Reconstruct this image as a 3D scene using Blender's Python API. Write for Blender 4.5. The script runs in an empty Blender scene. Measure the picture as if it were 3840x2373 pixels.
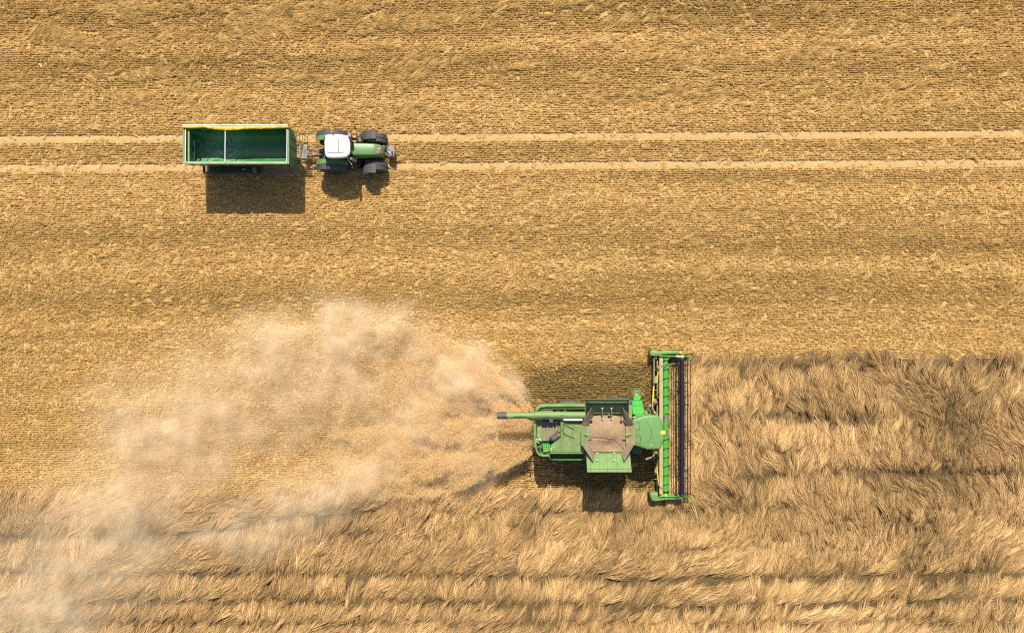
import bpy, bmesh, math, random
import numpy as np
from mathutils import Vector, Matrix

R = math.radians
rnd = random.Random(7)
rng = np.random.default_rng(11)
C = bpy.context.scene.collection
scene = bpy.context.scene

# ------------------------------------------------------------------ camera, world, sun, exposure
CAM_H, FPX = 50.0, 2800.0
cam_d = bpy.data.cameras.new('camera')
cam_d.sensor_width = 36.0
cam_d.lens = 36.0 * FPX / 3840.0
cam_d.clip_start = 1.0
cam_d.clip_end = 3000.0
cam = bpy.data.objects.new('camera', cam_d)
cam.location = (0, 0, CAM_H)
C.objects.link(cam)
scene.camera = cam

SUN_EL, SUN_AZ = 51.5, 2.0          # the sun stands beyond the top edge of the picture (+Y), a touch to the west
world = bpy.data.worlds.new('World')
scene.world = world
world.use_nodes = True
wn = world.node_tree
wn.nodes.clear()
sky = wn.nodes.new('ShaderNodeTexSky')
sky.sky_type = 'NISHITA'
sky.sun_disc = False
sky.sun_elevation = R(SUN_EL)
sky.sun_rotation = R(-SUN_AZ)
sky.dust_density = 2.0
bg = wn.nodes.new('ShaderNodeBackground')
bg.inputs['Strength'].default_value = 0.10
wo = wn.nodes.new('ShaderNodeOutputWorld')
wn.links.new(sky.outputs[0], bg.inputs[0])
wn.links.new(bg.outputs[0], wo.inputs[0])

sun_d = bpy.data.lights.new('sun', 'SUN')
sun_d.energy = 5.0
sun_d.angle = R(0.7)
sun_d.color = (1.0, 0.93, 0.81)
sun = bpy.data.objects.new('sun', sun_d)
to_sun = Vector((-math.sin(R(SUN_AZ)) * math.cos(R(SUN_EL)), math.cos(R(SUN_AZ)) * math.cos(R(SUN_EL)), math.sin(R(SUN_EL))))
sun.rotation_euler = (-to_sun).to_track_quat('-Z', 'Y').to_euler()
sun.location = (0, 40, 60)
C.objects.link(sun)

scene.view_settings.view_transform = 'Standard'
scene.view_settings.look = 'None'
scene.view_settings.exposure = 0.66
scene.view_settings.gamma = 1.0
scene.view_settings.use_curve_mapping = False
scene.render.engine = 'CYCLES'
scene.cycles.max_bounces = 6
scene.cycles.diffuse_bounces = 4
scene.cycles.glossy_bounces = 3
scene.cycles.transmission_bounces = 3
scene.cycles.volume_bounces = 4
scene.cycles.volume_step_rate = 1.0
scene.cycles.volume_max_steps = 64
scene.cycles.use_denoising = False
scene.cycles.filter_width = 1.2

# ------------------------------------------------------------------ helpers
def P(px, py, h):
    """photograph position + height above the ground -> metres on the map"""
    s = (CAM_H - h) / FPX
    return ((px - 1920.0) * s, (1186.5 - py) * s)
def Z2(x, y, h): return P(1080 + x / 4.448, 440 + y / 4.448, h)
def Z3(x, y, h): return P(1840 + x / 3.98, 1430 + y / 3.98, h)
def Z4(x, y, h): return P(2140 + x / 4.086, 1430 + y / 4.086, h)
def Z5(x, y, h): return P(2380 + x / 4.723, 1280 + y / 4.723, h)
def Z6(x, y, h): return P(2380 + x / 4.723, 1580 + y / 4.723, h)
def V3(f, x, y, h):
    a = f(x, y, h)
    return (a[0], a[1], h)

def tag(o, label=None, cat=None, group=None, kind=None):
    if label: o['label'] = label
    if cat: o['category'] = cat
    if group: o['group'] = group
    if kind: o['kind'] = kind
    return o

def empty(name, loc):
    o = bpy.data.objects.new(name, None)
    o.location = loc
    o.empty_display_size = 0.5
    C.objects.link(o)
    return o

def origin_of(o):
    v = Vector((0, 0, 0))
    while o is not None:
        v += o.location
        o = o.parent
    return v

class MB:
    def __init__(self):
        self.v, self.f = [], []
    def add(self, vs, fs):
        n = len(self.v)
        self.v += [tuple(map(float, a)) for a in vs]
        self.f += [tuple(i + n for i in f) for f in fs]
        return self
    def box(self, x0, x1, y0, y1, z0, z1):
        vs = [(x0, y0, z0), (x1, y0, z0), (x1, y1, z0), (x0, y1, z0), (x0, y0, z1), (x1, y0, z1), (x1, y1, z1), (x0, y1, z1)]
        return self.add(vs, [(3, 2, 1, 0), (4, 5, 6, 7), (0, 1, 5, 4), (1, 2, 6, 5), (2, 3, 7, 6), (3, 0, 4, 7)])
    def loft(self, rings, cap=True, close=True):
        n = len(rings[0]); vs = [p for r in rings for p in r]; fs = []
        for k in range(len(rings) - 1):
            for i in range(n if close else n - 1):
                j = (i + 1) % n
                fs.append((k * n + i, k * n + j, (k + 1) * n + j, (k + 1) * n + i))
        if cap:
            fs.append(tuple(reversed(range(n))))
            fs.append(tuple(range((len(rings) - 1) * n, len(rings) * n)))
        return self.add(vs, fs)
    def prism(self, pts, z0, z1):
        a = sum(pts[i][0] * pts[(i + 1) % len(pts)][1] - pts[(i + 1) % len(pts)][0] * pts[i][1] for i in range(len(pts)))
        if a < 0: pts = pts[::-1]
        return self.loft([[(p[0], p[1], z0) for p in pts], [(p[0], p[1], z1) for p in pts]])
    def dome(self, pts, levels):
        """levels: (z, inset metres) pairs: a rounded slab over an outline"""
        a = sum(pts[i][0] * pts[(i + 1) % len(pts)][1] - pts[(i + 1) % len(pts)][0] * pts[i][1] for i in range(len(pts)))
        if a < 0: pts = pts[::-1]
        n = len(pts); rings = []
        for z, ins in levels:
            ring = []
            for i in range(n):
                p, q, r = Vector(pts[i - 1]), Vector(pts[i]), Vector(pts[(i + 1) % n])
                d1 = (q - p).normalized(); d2 = (r - q).normalized()
                nn = Vector((-(d1.y + d2.y), d1.x + d2.x))
                nn = nn.normalized() if nn.length > 1e-6 else Vector((-d1.y, d1.x))
                w = q + nn * ins
                ring.append((w.x, w.y, z))
            rings.append(ring)
        return self.loft(rings)
    def slab(self, quad, t):
        """four (or more) 3-D corners, given a thickness t"""
        q = [Vector(a) for a in quad]
        nrm = (q[1] - q[0]).cross(q[-1] - q[0]).normalized() * (t / 2)
        return self.loft([[a - nrm for a in q], [a + nrm for a in q]])
    def cyl(self, p0, p1, r0, r1=None, n=12, cap=True):
        r1 = r0 if r1 is None else r1
        return self.tube([p0, p1], [r0, r1], n, cap)
    def tube(self, path, r, n=8, cap=True):
        path = [Vector(p) for p in path]
        rs = r if isinstance(r, (list, tuple)) else [r] * len(path)
        rings = []; up = None
        for i, p in enumerate(path):
            d = (path[min(i + 1, len(path) - 1)] - path[max(i - 1, 0)]).normalized()
            if up is None or abs(up.dot(d)) > 0.98:
                up = Vector((0, 0, 1)) if abs(d.z) < 0.9 else Vector((1, 0, 0))
            a = d.cross(up).normalized(); b = a.cross(d).normalized(); up = b
            rings.append([p + (a * math.cos(t) + b * math.sin(t)) * rs[i] for t in [2 * math.pi * k / n for k in range(n)]])
        return self.loft(rings, cap)
    def lathe_y(self, c, prof, n=36):
        """profile of (y offset, radius) turned about an axis along Y through c"""
        rings = []
        for yo, r in prof:
            rings.append([(c[0] + r * math.cos(2 * math.pi * k / n), c[1] + yo, c[2] + r * math.sin(2 * math.pi * k / n)) for k in range(n)])
        return self.loft(rings)
    def sphere(self, c, r, n=12, m=8, sz=1.0):
        rings = []
        for j in range(m + 1):
            t = math.pi * (0.02 + 0.96 * j / m)
            rings.append([(c[0] + r * math.sin(t) * math.cos(2 * math.pi * k / n), c[1] + r * math.sin(t) * math.sin(2 * math.pi * k / n), c[2] - r * sz * math.cos(t)) for k in range(n)])
        return self.loft(rings)
    def build(self, name, mat, parent=None, bevel=0.0, smooth=False, seg=2):
        off = origin_of(parent) if parent is not None else Vector((0, 0, 0))
        me = bpy.data.meshes.new(name)
        me.from_pydata([(a[0] - off.x, a[1] - off.y, a[2] - off.z) for a in self.v], [], self.f)
        bm = bmesh.new(); bm.from_mesh(me)
        bmesh.ops.recalc_face_normals(bm, faces=bm.faces)
        bm.to_mesh(me); bm.free()
        me.materials.append(mat)
        o = bpy.data.objects.new(name, me)
        C.objects.link(o)
        if parent is not None: o.parent = parent
        if smooth:
            for p in me.polygons: p.use_smooth = True
            try:
                me.set_sharp_from_angle(angle=R(38))
            except Exception:
                pass
        if bevel > 0:
            b = o.modifiers.new('bevel', 'BEVEL'); b.width = bevel; b.segments = seg; b.limit_method = 'ANGLE'; b.angle_limit = R(35)
        return o

# ------------------------------------------------------------------ materials
def newmat(name):
    m = bpy.data.materials.new(name); m.use_nodes = True
    nt = m.node_tree; nt.nodes.clear()
    out = nt.nodes.new('ShaderNodeOutputMaterial')
    return m, nt, out
def node(nt, t, **kw):
    n = nt.nodes.new(t)
    for k, v in kw.items():
        if k in n.inputs.keys() if isinstance(k, str) else False: n.inputs[k].default_value = v
        else: setattr(n, k, v)
    return n
def ramp(nt, fac, stops):
    r = nt.nodes.new('ShaderNodeValToRGB')
    e = r.color_ramp.elements
    while len(e) < len(stops): e.new(0.5)
    for i, (p, c) in enumerate(stops):
        e[i].position = p; e[i].color = (*c, 1) if len(c) == 3 else c
    nt.links.new(fac, r.inputs[0])
    return r.outputs[0]
def noise(nt, vec, scale, detail=4, rough=0.55, mapping=None):
    if mapping:
        mp = nt.nodes.new('ShaderNodeMapping'); mp.inputs['Scale'].default_value = mapping
        nt.links.new(vec, mp.inputs[0]); vec = mp.outputs[0]
    n = nt.nodes.new('ShaderNodeTexNoise')
    n.inputs['Scale'].default_value = scale; n.inputs['Detail'].default_value = detail; n.inputs['Roughness'].default_value = rough
    nt.links.new(vec, n.inputs['Vector'])
    return n.outputs['Fac']
def mixc(nt, fac, a, b, mode='MIX'):
    m = nt.nodes.new('ShaderNodeMix'); m.data_type = 'RGBA'; m.blend_type = mode
    for s, v in ((m.inputs[0], fac), (m.inputs[6], a), (m.inputs[7], b)):
        if hasattr(v, 'is_output'): nt.links.new(v, s)
        elif isinstance(v, (int, float)): s.default_value = v
        else: s.default_value = (*v, 1)
    return m.outputs[2]
def mth(nt, op, a, b=None, clamp=False):
    m = nt.nodes.new('ShaderNodeMath'); m.operation = op; m.use_clamp = clamp
    for s, v in ((m.inputs[0], a), (m.inputs[1], b)):
        if v is None: continue
        if hasattr(v, 'is_output'): nt.links.new(v, s)
        else: s.default_value = v
    return m.outputs[0]

def paint(name, col, rough=0.42, dirt=(0.42, 0.31, 0.18), dirt_amt=0.35, scale=2.2, metal=0.0, coat=0.0, bump=0.15, gloss_var=0.2):
    """machine paint: slightly uneven colour, straw dust settled in patches, fine grain"""
    m, nt, out = newmat(name)
    tc = nt.nodes.new('ShaderNodeTexCoord'); ob = tc.outputs['Object']
    p = nt.nodes.new('ShaderNodeBsdfPrincipled')
    n1 = noise(nt, ob, scale, 6, 0.62)
    n2 = noise(nt, ob, scale * 9, 4, 0.6)
    n3 = noise(nt, ob, 60, 2, 0.5)
    base = mixc(nt, ramp(nt, n2, [(0.35, (0, 0, 0)), (0.7, (1, 1, 1))]), tuple(c * 0.86 for c in col), tuple(min(1, c * 1.08) for c in col))
    geo = nt.nodes.new('ShaderNodeNewGeometry')
    sep = nt.nodes.new('ShaderNodeSeparateXYZ'); nt.links.new(geo.outputs['Normal'], sep.inputs[0])
    upf = mth(nt, 'MAXIMUM', sep.outputs[2], 0.15)
    dm = ramp(nt, mth(nt, 'ADD', mth(nt, 'MULTIPLY', n1, 0.7), mth(nt, 'MULTIPLY', n2, 0.3)), [(0.40, (0, 0, 0)), (0.72, (1, 1, 1))])
    dm = mth(nt, 'MULTIPLY', mth(nt, 'ADD', mth(nt, 'MULTIPLY', dm, 0.8), 0.2), mth(nt, 'MULTIPLY', upf, dirt_amt), True)
    colr = mixc(nt, dm, base, dirt)
    nt.links.new(colr, p.inputs['Base Color'])
    p.inputs['Metallic'].default_value = metal
    p.inputs['Specular IOR Level'].default_value = 0.35
    nt.links.new(mth(nt, 'ADD', mth(nt, 'ADD', mth(nt, 'MULTIPLY', n1, gloss_var), rough - gloss_var / 2), mth(nt, 'MULTIPLY', dm, 0.35), True), p.inputs['Roughness'])
    p.inputs['Coat Weight'].default_value = coat
    b = nt.nodes.new('ShaderNodeBump'); b.inputs['Strength'].default_value = bump; b.inputs['Distance'].default_value = 0.01
    nt.links.new(mth(nt, 'ADD', n2, mth(nt, 'MULTIPLY', n3, 0.3)), b.inputs['Height'])
    nt.links.new(b.outputs[0], p.inputs['Normal'])
    nt.links.new(p.outputs[0], out.inputs[0])
    return m

M = {}
M['green'] = paint('harvester_green', (0.045, 0.17, 0.028), 0.45, dirt_amt=0.5)
M['green_pale'] = paint('harvester_green_dusty', (0.08, 0.195, 0.048), 0.5, dirt_amt=0.42)
M['green_roof'] = paint('cab_roof_green', (0.088, 0.205, 0.055), 0.48, dirt_amt=0.18, dirt=(0.35, 0.36, 0.2))
M['green_bright'] = paint('auger_green', (0.045, 0.27, 0.025), 0.35, dirt_amt=0.12)
M['green_dark'] = paint('body_green_dark', (0.02, 0.10, 0.03), 0.45, dirt_amt=0.2)
M['flap_shaded'] = paint('tank_flap_shaded', (0.035, 0.075, 0.035), 0.6, dirt=(0.16, 0.12, 0.08), dirt_amt=0.5)  # north flap: its shade put into a darker green, plus dirt
M['canvas'] = paint('dusty_canvas', (0.17, 0.12, 0.085), 0.85, dirt=(0.3, 0.22, 0.15), dirt_amt=0.7, bump=0.4)
M['olive'] = paint('dusty_olive_plate', (0.16, 0.24, 0.09), 0.6, dirt=(0.3, 0.25, 0.15), dirt_amt=0.7)
M['beige'] = paint('straw_dusted_beam', (0.26, 0.21, 0.10), 0.7, dirt=(0.42, 0.32, 0.18), dirt_amt=0.85)
M['black'] = paint('black_plastic', (0.02, 0.02, 0.024), 0.45, dirt_amt=0.12)
M['rubber'] = paint('tyre_rubber', (0.045, 0.045, 0.048), 0.75, dirt=(0.22, 0.19, 0.15), dirt_amt=0.4, bump=0.3)
M['rubber_dusty'] = paint('tyre_rubber_dusty', (0.05, 0.045, 0.04), 0.8, dirt=(0.32, 0.25, 0.16), dirt_amt=0.75, bump=0.3)
M['navy'] = paint('reel_navy_steel', (0.004, 0.006, 0.014), 0.5, dirt_amt=0.02)
M['steel'] = paint('bare_steel', (0.45, 0.45, 0.47), 0.3, dirt_amt=0.25, metal=0.8)
M['chrome'] = paint('exhaust_steel', (0.78, 0.72, 0.70), 0.35, dirt_amt=0.1, metal=0.6)
M['grey'] = paint('grey_steel_paint', (0.16, 0.17, 0.19), 0.5, dirt_amt=0.3)
M['yellow'] = paint('rim_yellow', (0.75, 0.50, 0.03), 0.4, dirt_amt=0.25)
M['beacon_y'] = paint('beacon_yellow', (0.85, 0.62, 0.05), 0.3, dirt_amt=0.1)
M['orange'] = paint('orange_lens', (0.65, 0.20, 0.04), 0.3, dirt_amt=0.2)
M['red'] = paint('red_lens', (0.6, 0.08, 0.04), 0.3, dirt_amt=0.2)
M['red_rim'] = paint('rim_red', (0.30, 0.01, 0.015), 0.4, dirt_amt=0.15)
M['white'] = paint('roof_white', (0.86, 0.86, 0.85), 0.35, dirt_amt=0.05, bump=0.05)
M['t_green'] = paint('tractor_green', (0.085, 0.20, 0.065), 0.42, dirt_amt=0.15, coat=0.05)
M['t_green_dark'] = paint('tractor_green_side', (0.03, 0.16, 0.05), 0.35, dirt_amt=0.1, coat=0.3)
M['fender'] = paint('fender_black', (0.045, 0.047, 0.052), 0.55, dirt=(0.18, 0.15, 0.12), dirt_amt=0.35)
M['tr_green'] = paint('trailer_green', (0.06, 0.19, 0.055), 0.42, dirt_amt=0.25)
M['rim_rail'] = paint('trailer_top_rail', (0.17, 0.25, 0.13), 0.5, dirt=(0.45, 0.36, 0.26), dirt_amt=0.6)
M['rim_rail2'] = paint('trailer_end_rail', (0.10, 0.17, 0.08), 0.5, dirt=(0.28, 0.26, 0.18), dirt_amt=0.5)
M['alu'] = paint('pale_bar', (0.62, 0.62, 0.62), 0.4, dirt_amt=0.15)
M['pinkish'] = paint('tarp_batten', (0.72, 0.62, 0.52), 0.5, dirt_amt=0.1)

# dark glass
m, nt, out = newmat('tinted_glass')
p = node(nt, 'ShaderNodeBsdfPrincipled'); p.inputs['Base Color'].default_value = (0.02, 0.035, 0.035, 1); p.inputs['Roughness'].default_value = 0.08
p.inputs['Coat Weight'].default_value = 0.5
nt.links.new(p.outputs[0], out.inputs[0]); M['glass'] = m

# trailer tub inside: scuffed enamel, its mirror-like reflections painted in as pale patches
def tub_mat(name, col):
    m, nt, out = newmat(name)
    tc = nt.nodes.new('ShaderNodeTexCoord'); ob = tc.outputs['Object']
    p = nt.nodes.new('ShaderNodeBsdfPrincipled')
    n1 = noise(nt, ob, 1.1, 5, 0.6)
    w = nt.nodes.new('ShaderNodeTexNoise'); w.inputs['Scale'].default_value = 1.6; w.inputs['Detail'].default_value = 2; w.inputs['Distortion'].default_value = 1.2
    nt.links.new(ob, w.inputs['Vector'])
    sep = nt.nodes.new('ShaderNodeSeparateXYZ'); nt.links.new(ob, sep.inputs[0])
    rear = mth(nt, 'MULTIPLY', mth(nt, 'SUBTRACT', 0.6, sep.outputs[0]), 0.7, True)        # scuffs and painted reflections strongest in the rear half
    line = ramp(nt, w.outputs['Fac'], [(0.42, (0, 0, 0)), (0.47, (1, 1, 1)), (0.53, (0.35, 0.35, 0.35)), (0.60, (0, 0, 0)), (0.66, (0.8, 0.8, 0.8))])
    painted_refl = mth(nt, 'MULTIPLY', line, rear, True)
    c = mixc(nt, ramp(nt, n1, [(0.3, (0, 0, 0)), (0.7, (1, 1, 1))]), col, tuple(v * 1.35 for v in col))
    c = mixc(nt, mth(nt, 'MULTIPLY', painted_refl, 0.5), c, (0.26, 0.42, 0.33))
    nt.links.new(c, p.inputs['Base Color'])
    nt.links.new(mth(nt, 'ADD', 0.16, mth(nt, 'MULTIPLY', n1, 0.3)), p.inputs['Roughness'])
    b = nt.nodes.new('ShaderNodeBump'); b.inputs['Strength'].default_value = 0.25; b.inputs['Distance'].default_value = 0.02
    nt.links.new(w.outputs['Fac'], b.inputs['Height']); nt.links.new(b.outputs[0], p.inputs['Normal'])
    nt.links.new(p.outputs[0], out.inputs[0])
    return m
M['tub'] = tub_mat('tub_enamel', (0.018, 0.085, 0.022))
M['tub_floor'] = tub_mat('tub_floor_enamel', (0.026, 0.115, 0.034))

# tarpaulin
m, nt, out = newmat('yellow_tarpaulin')
tc = node(nt, 'ShaderNodeTexCoord'); p = node(nt, 'ShaderNodeBsdfPrincipled')
n1 = noise(nt, tc.outputs['Object'], 2.5, 4, 0.6, (0.6, 3, 3))
nt.links.new(mixc(nt, ramp(nt, n1, [(0.35, (0, 0, 0)), (0.7, (1, 1, 1))]), (0.50, 0.23, 0.006), (0.78, 0.43, 0.015)), p.inputs['Base Color'])
p.inputs['Roughness'].default_value = 0.45
b = node(nt, 'ShaderNodeBump'); b.inputs['Strength'].default_value = 0.6; b.inputs['Distance'].default_value = 0.03
nt.links.new(n1, b.inputs['Height']); nt.links.new(b.outputs[0], p.inputs['Normal'])
nt.links.new(p.outputs[0], out.inputs[0]); M['tarp'] = m

# perforated step plate
m, nt, out = newmat('perforated_plate')
tc = node(nt, 'ShaderNodeTexCoord'); p = node(nt, 'ShaderNodeBsdfPrincipled')
vo = node(nt, 'ShaderNodeTexVoronoi'); vo.inputs['Scale'].default_value = 9.0; vo.inputs['Randomness'].default_value = 0.15
nt.links.new(tc.outputs['Object'], vo.inputs['Vector'])
hole = ramp(nt, vo.outputs['Distance'], [(0.26, (1, 1, 1)), (0.34, (0, 0, 0))])
nt.links.new(mixc(nt, hole, (0.06, 0.36, 0.05), (0.01, 0.05, 0.012)), p.inputs['Base Color'])
b = node(nt, 'ShaderNodeBump'); b.invert = True; b.inputs['Distance'].default_value = 0.02
nt.links.new(hole, b.inputs['Height']); nt.links.new(b.outputs[0], p.inputs['Normal'])
p.inputs['Roughness'].default_value = 0.5
nt.links.new(p.outputs[0], out.inputs[0]); M['mesh_plate'] = m

# grain
m, nt, out = newmat('harvested_grain')
tc = node(nt, 'ShaderNodeTexCoord'); p = node(nt, 'ShaderNodeBsdfPrincipled')
vo = node(nt, 'ShaderNodeTexVoronoi'); vo.inputs['Scale'].default_value = 34.0
nt.links.new(tc.outputs['Object'], vo.inputs['Vector'])
n1 = noise(nt, tc.outputs['Object'], 1.3, 5, 0.6); n2 = noise(nt, tc.outputs['Object'], 22, 3, 0.7)
c = mixc(nt, ramp(nt, n2, [(0.32, (0, 0, 0)), (0.68, (1, 1, 1))]), (0.15, 0.09, 0.05), (0.41, 0.27, 0.165))
c = mixc(nt, ramp(nt, n1, [(0.45, (0, 0, 0)), (0.8, (0.45, 0.45, 0.45))]), c, (0.42, 0.27, 0.13))
nt.links.new(c, p.inputs['Base Color']); p.inputs['Roughness'].default_value = 0.8
b = node(nt, 'ShaderNodeBump'); b.inputs['Strength'].default_value = 0.8; b.inputs['Distance'].default_value = 0.02
nt.links.new(mth(nt, 'ADD', vo.outputs['Distance'], n2), b.inputs['Height']); nt.links.new(b.outputs[0], p.inputs['Normal'])
nt.links.new(p.outputs[0], out.inputs[0]); M['grain'] = m

# ground: dry soil under a litter of chaff
m, nt, out = newmat('soil_with_chaff')
tc = node(nt, 'ShaderNodeTexCoord'); ob = tc.outputs['Object']; p = node(nt, 'ShaderNodeBsdfPrincipled')
n1 = noise(nt, ob, 0.35, 6, 0.6, (0.4, 1.4, 1)); n2 = noise(nt, ob, 9, 5, 0.7, (0.6, 1.3, 1)); n3 = noise(nt, ob, 40, 3, 0.6)
lit = ramp(nt, mth(nt, 'ADD', mth(nt, 'MULTIPLY', n2, 0.7), mth(nt, 'MULTIPLY', n1, 0.3)), [(0.32, (0, 0, 0)), (0.52, (1, 1, 1))])
c = mixc(nt, lit, mixc(nt, n3, (0.13, 0.09, 0.025), (0.22, 0.15, 0.05)), mixc(nt, n3, (0.38, 0.245, 0.08), (0.60, 0.39, 0.14)))
nt.links.new(c, p.inputs['Base Color']); p.inputs['Roughness'].default_value = 0.9
b = node(nt, 'ShaderNodeBump'); b.inputs['Strength'].default_value = 0.8; b.inputs['Distance'].default_value = 0.05
nt.links.new(mth(nt, 'ADD', n2, n3), b.inputs['Height']); nt.links.new(b.outputs[0], p.inputs['Normal'])
nt.links.new(p.outputs[0], out.inputs[0]); M['soil'] = m

# pressed straw in the wheel tracks
m, nt, out = newmat('pressed_straw')
tc = node(nt, 'ShaderNodeTexCoord'); ob = tc.outputs['Object']; p = node(nt, 'ShaderNodeBsdfPrincipled')
n1 = noise(nt, ob, 1.2, 5, 0.6, (0.25, 1.5, 1)); n2 = noise(nt, ob, 16, 4, 0.7, (0.5, 2.0, 1))
c = mixc(nt, ramp(nt, n2, [(0.3, (0, 0, 0)), (0.62, (1, 1, 1))]), (0.27, 0.175, 0.062), (0.43, 0.285, 0.118))
c = mixc(nt, ramp(nt, n1, [(0.5, (0, 0, 0)), (0.8, (0.5, 0.5, 0.5))]), c, (0.47, 0.325, 0.16))
nt.links.new(c, p.inputs['Base Color']); p.inputs['Roughness'].default_value = 0.85
b = node(nt, 'ShaderNodeBump'); b.inputs['Strength'].default_value = 0.5; b.inputs['Distance'].default_value = 0.03
nt.links.new(n2, b.inputs['Height']); nt.links.new(b.outputs[0], p.inputs['Normal'])
nt.links.new(p.outputs[0], out.inputs[0]); M['track'] = m

def straw_mat(name, c0, c1, c2, transl=0.25):
    """c0 dull / c1 middle / c2 pale stalks; 'tint' comes with every scattered tuft"""
    m, nt, out = newmat(name)
    at = node(nt, 'ShaderNodeAttribute'); at.attribute_type = 'INSTANCER'; at.attribute_name = 'tint'
    av = node(nt, 'ShaderNodeAttribute'); av.attribute_type = 'GEOMETRY'; av.attribute_name = 'shade'
    f = mth(nt, 'ADD', at.outputs['Fac'], mth(nt, 'MULTIPLY', mth(nt, 'SUBTRACT', av.outputs['Fac'], 0.5), 0.38), True)
    c = ramp(nt, f, [(0.0, c0), (0.5, c1), (1.0, c2)])
    d = node(nt, 'ShaderNodeBsdfPrincipled'); d.inputs['Roughness'].default_value = 0.62; nt.links.new(c, d.inputs['Base Color'])
    d.inputs['Specular IOR Level'].default_value = 0.3
    t = node(nt, 'ShaderNodeBsdfTranslucent'); nt.links.new(c, t.inputs[0])
    mx = node(nt, 'ShaderNodeMixShader'); mx.inputs[0].default_value = transl
    nt.links.new(d.outputs[0], mx.inputs[1]); nt.links.new(t.outputs[0], mx.inputs[2]); nt.links.new(mx.outputs[0], out.inputs[0])
    return m
M['stub'] = straw_mat('stubble_straw', (0.17, 0.122, 0.026), (0.57, 0.368, 0.118), (0.87, 0.61, 0.255))
M['crop'] = straw_mat('ripe_crop_stalks', (0.10, 0.062, 0.024), (0.44, 0.272, 0.105), (0.86, 0.59, 0.285), 0.12)
M['flake'] = straw_mat('flying_straw', (0.66, 0.46, 0.20), (0.84, 0.62, 0.31), (0.92, 0.74, 0.43), 0.5)

# ------------------------------------------------------------------ scatter tools
def vnoise(x, y, sx, sy, seed, octaves=3):
    """smooth value noise in about -1..1"""
    out = np.zeros_like(x, dtype=float); amp = 1.0; tot = 0.0
    for o in range(octaves):
        r = np.random.default_rng(seed * 131 + o)
        g = r.random((257, 257))
        u = x / sx * 2 ** o + 1000.37; v = y / sy * 2 ** o + 1000.71
        iu = np.floor(u).astype(int); iv = np.floor(v).astype(int)
        fu = u - iu; fv = v - iv
        fu = fu * fu * (3 - 2 * fu); fv = fv * fv * (3 - 2 * fv)
        a = g[iu % 257, iv % 257]; b = g[(iu + 1) % 257, iv % 257]; c = g[iu % 257, (iv + 1) % 257]; d = g[(iu + 1) % 257, (iv + 1) % 257]
        out += amp * ((a * (1 - fu) + b * fu) * (1 - fv) + (c * (1 - fu) + d * fu) * fv)
        tot += amp; amp *= 0.5
    return (out / tot - 0.5) * 2.6

def sstep(a, b, x):
    t = np.clip((x - a) / (b - a), 0, 1)
    return t * t * (3 - 2 * t)

def blades(spec, mat, name):
    """spec: list of blades, each (list of centre points, width, roll, shade)"""
    vs, fs, sh = [], [], []
    for pts, w, roll, shade in spec:
        n = len(vs); k = len(pts)
        for i, q in enumerate(pts):
            q = Vector(q); d = (Vector(pts[min(i + 1, k - 1)]) - Vector(pts[max(i - 1, 0)])).normalized()
            side = d.cross(Vector((0, 0, 1)))
            side = side.normalized() if side.length > 1e-3 else Vector((1, 0, 0))
            side = (Matrix.Rotation(roll, 3, d) @ side) * (w / 2) * (1.0 if i < k - 1 else 0.45)
            vs += [q - side, q + side]; sh += [shade, shade]
        for i in range(k - 1):
            a = n + 2 * i
            fs.append((a, a + 1, a + 3, a + 2))
    me = bpy.data.meshes.new(name)
    me.from_pydata([tuple(v) for v in vs], [], fs)
    at = me.attributes.new('shade', 'FLOAT', 'POINT'); at.data.foreach_set('value', sh)
    me.materials.append(mat)
    return bpy.data.objects.new(name, me)

def stub_tuft(r, n, length, splay, lean=0.0, w=(0.012, 0.02), rad=0.05):
    sp = []
    for _ in range(n):
        a = r.uniform(0, 2 * math.pi); q = rad * math.sqrt(r.random())
        x, y = q * math.cos(a), q * math.sin(a)
        t = R(r.uniform(*splay)); az = r.uniform(0, 2 * math.pi)
        dx, dy, dz = math.sin(t) * math.cos(az) + lean, math.sin(t) * math.sin(az), math.cos(t)
        L = length * r.uniform(0.6, 1.2)
        mid = (x + dx * L * 0.5, y + dy * L * 0.5, dz * L * 0.55)
        sp.append(([(x, y, 0), mid, (x + dx * L, y + dy * L, max(dz * L * 0.98, 0.01))], r.uniform(*w), r.uniform(-1.2, 1.2), r.random()))
    return sp
def row_tuft(r, n):
    """cut stalks of one drill row: a narrow hedge along X with broken bits caught on top"""
    sp = []
    for i in range(n):
        x, y = r.uniform(-0.07, 0.07), r.gauss(0, 0.016)
        if i < n * 0.6:
            L = 0.13 * r.uniform(0.7, 1.15); dx, dy = r.gauss(0, 0.35), r.gauss(0, 0.16)
            sp.append(([(x, y, 0), (x + dx * L * 0.5, y + dy * L * 0.5, L * 0.55), (x + dx * L, y + dy * L, L)], r.uniform(0.014, 0.022), r.uniform(-1.5, 1.5), r.random()))
        else:
            a = r.gauss(0, 0.45); L = r.uniform(0.05, 0.12); z = r.uniform(0.08, 0.135)
            sp.append(([(x - math.cos(a) * L / 2, y - math.sin(a) * L / 2, z), (x + math.cos(a) * L / 2, y + math.sin(a) * L / 2, z + r.uniform(-0.03, 0.02))], r.uniform(0.014, 0.024), r.uniform(-0.6, 0.6), r.random()))
    return sp
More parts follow.
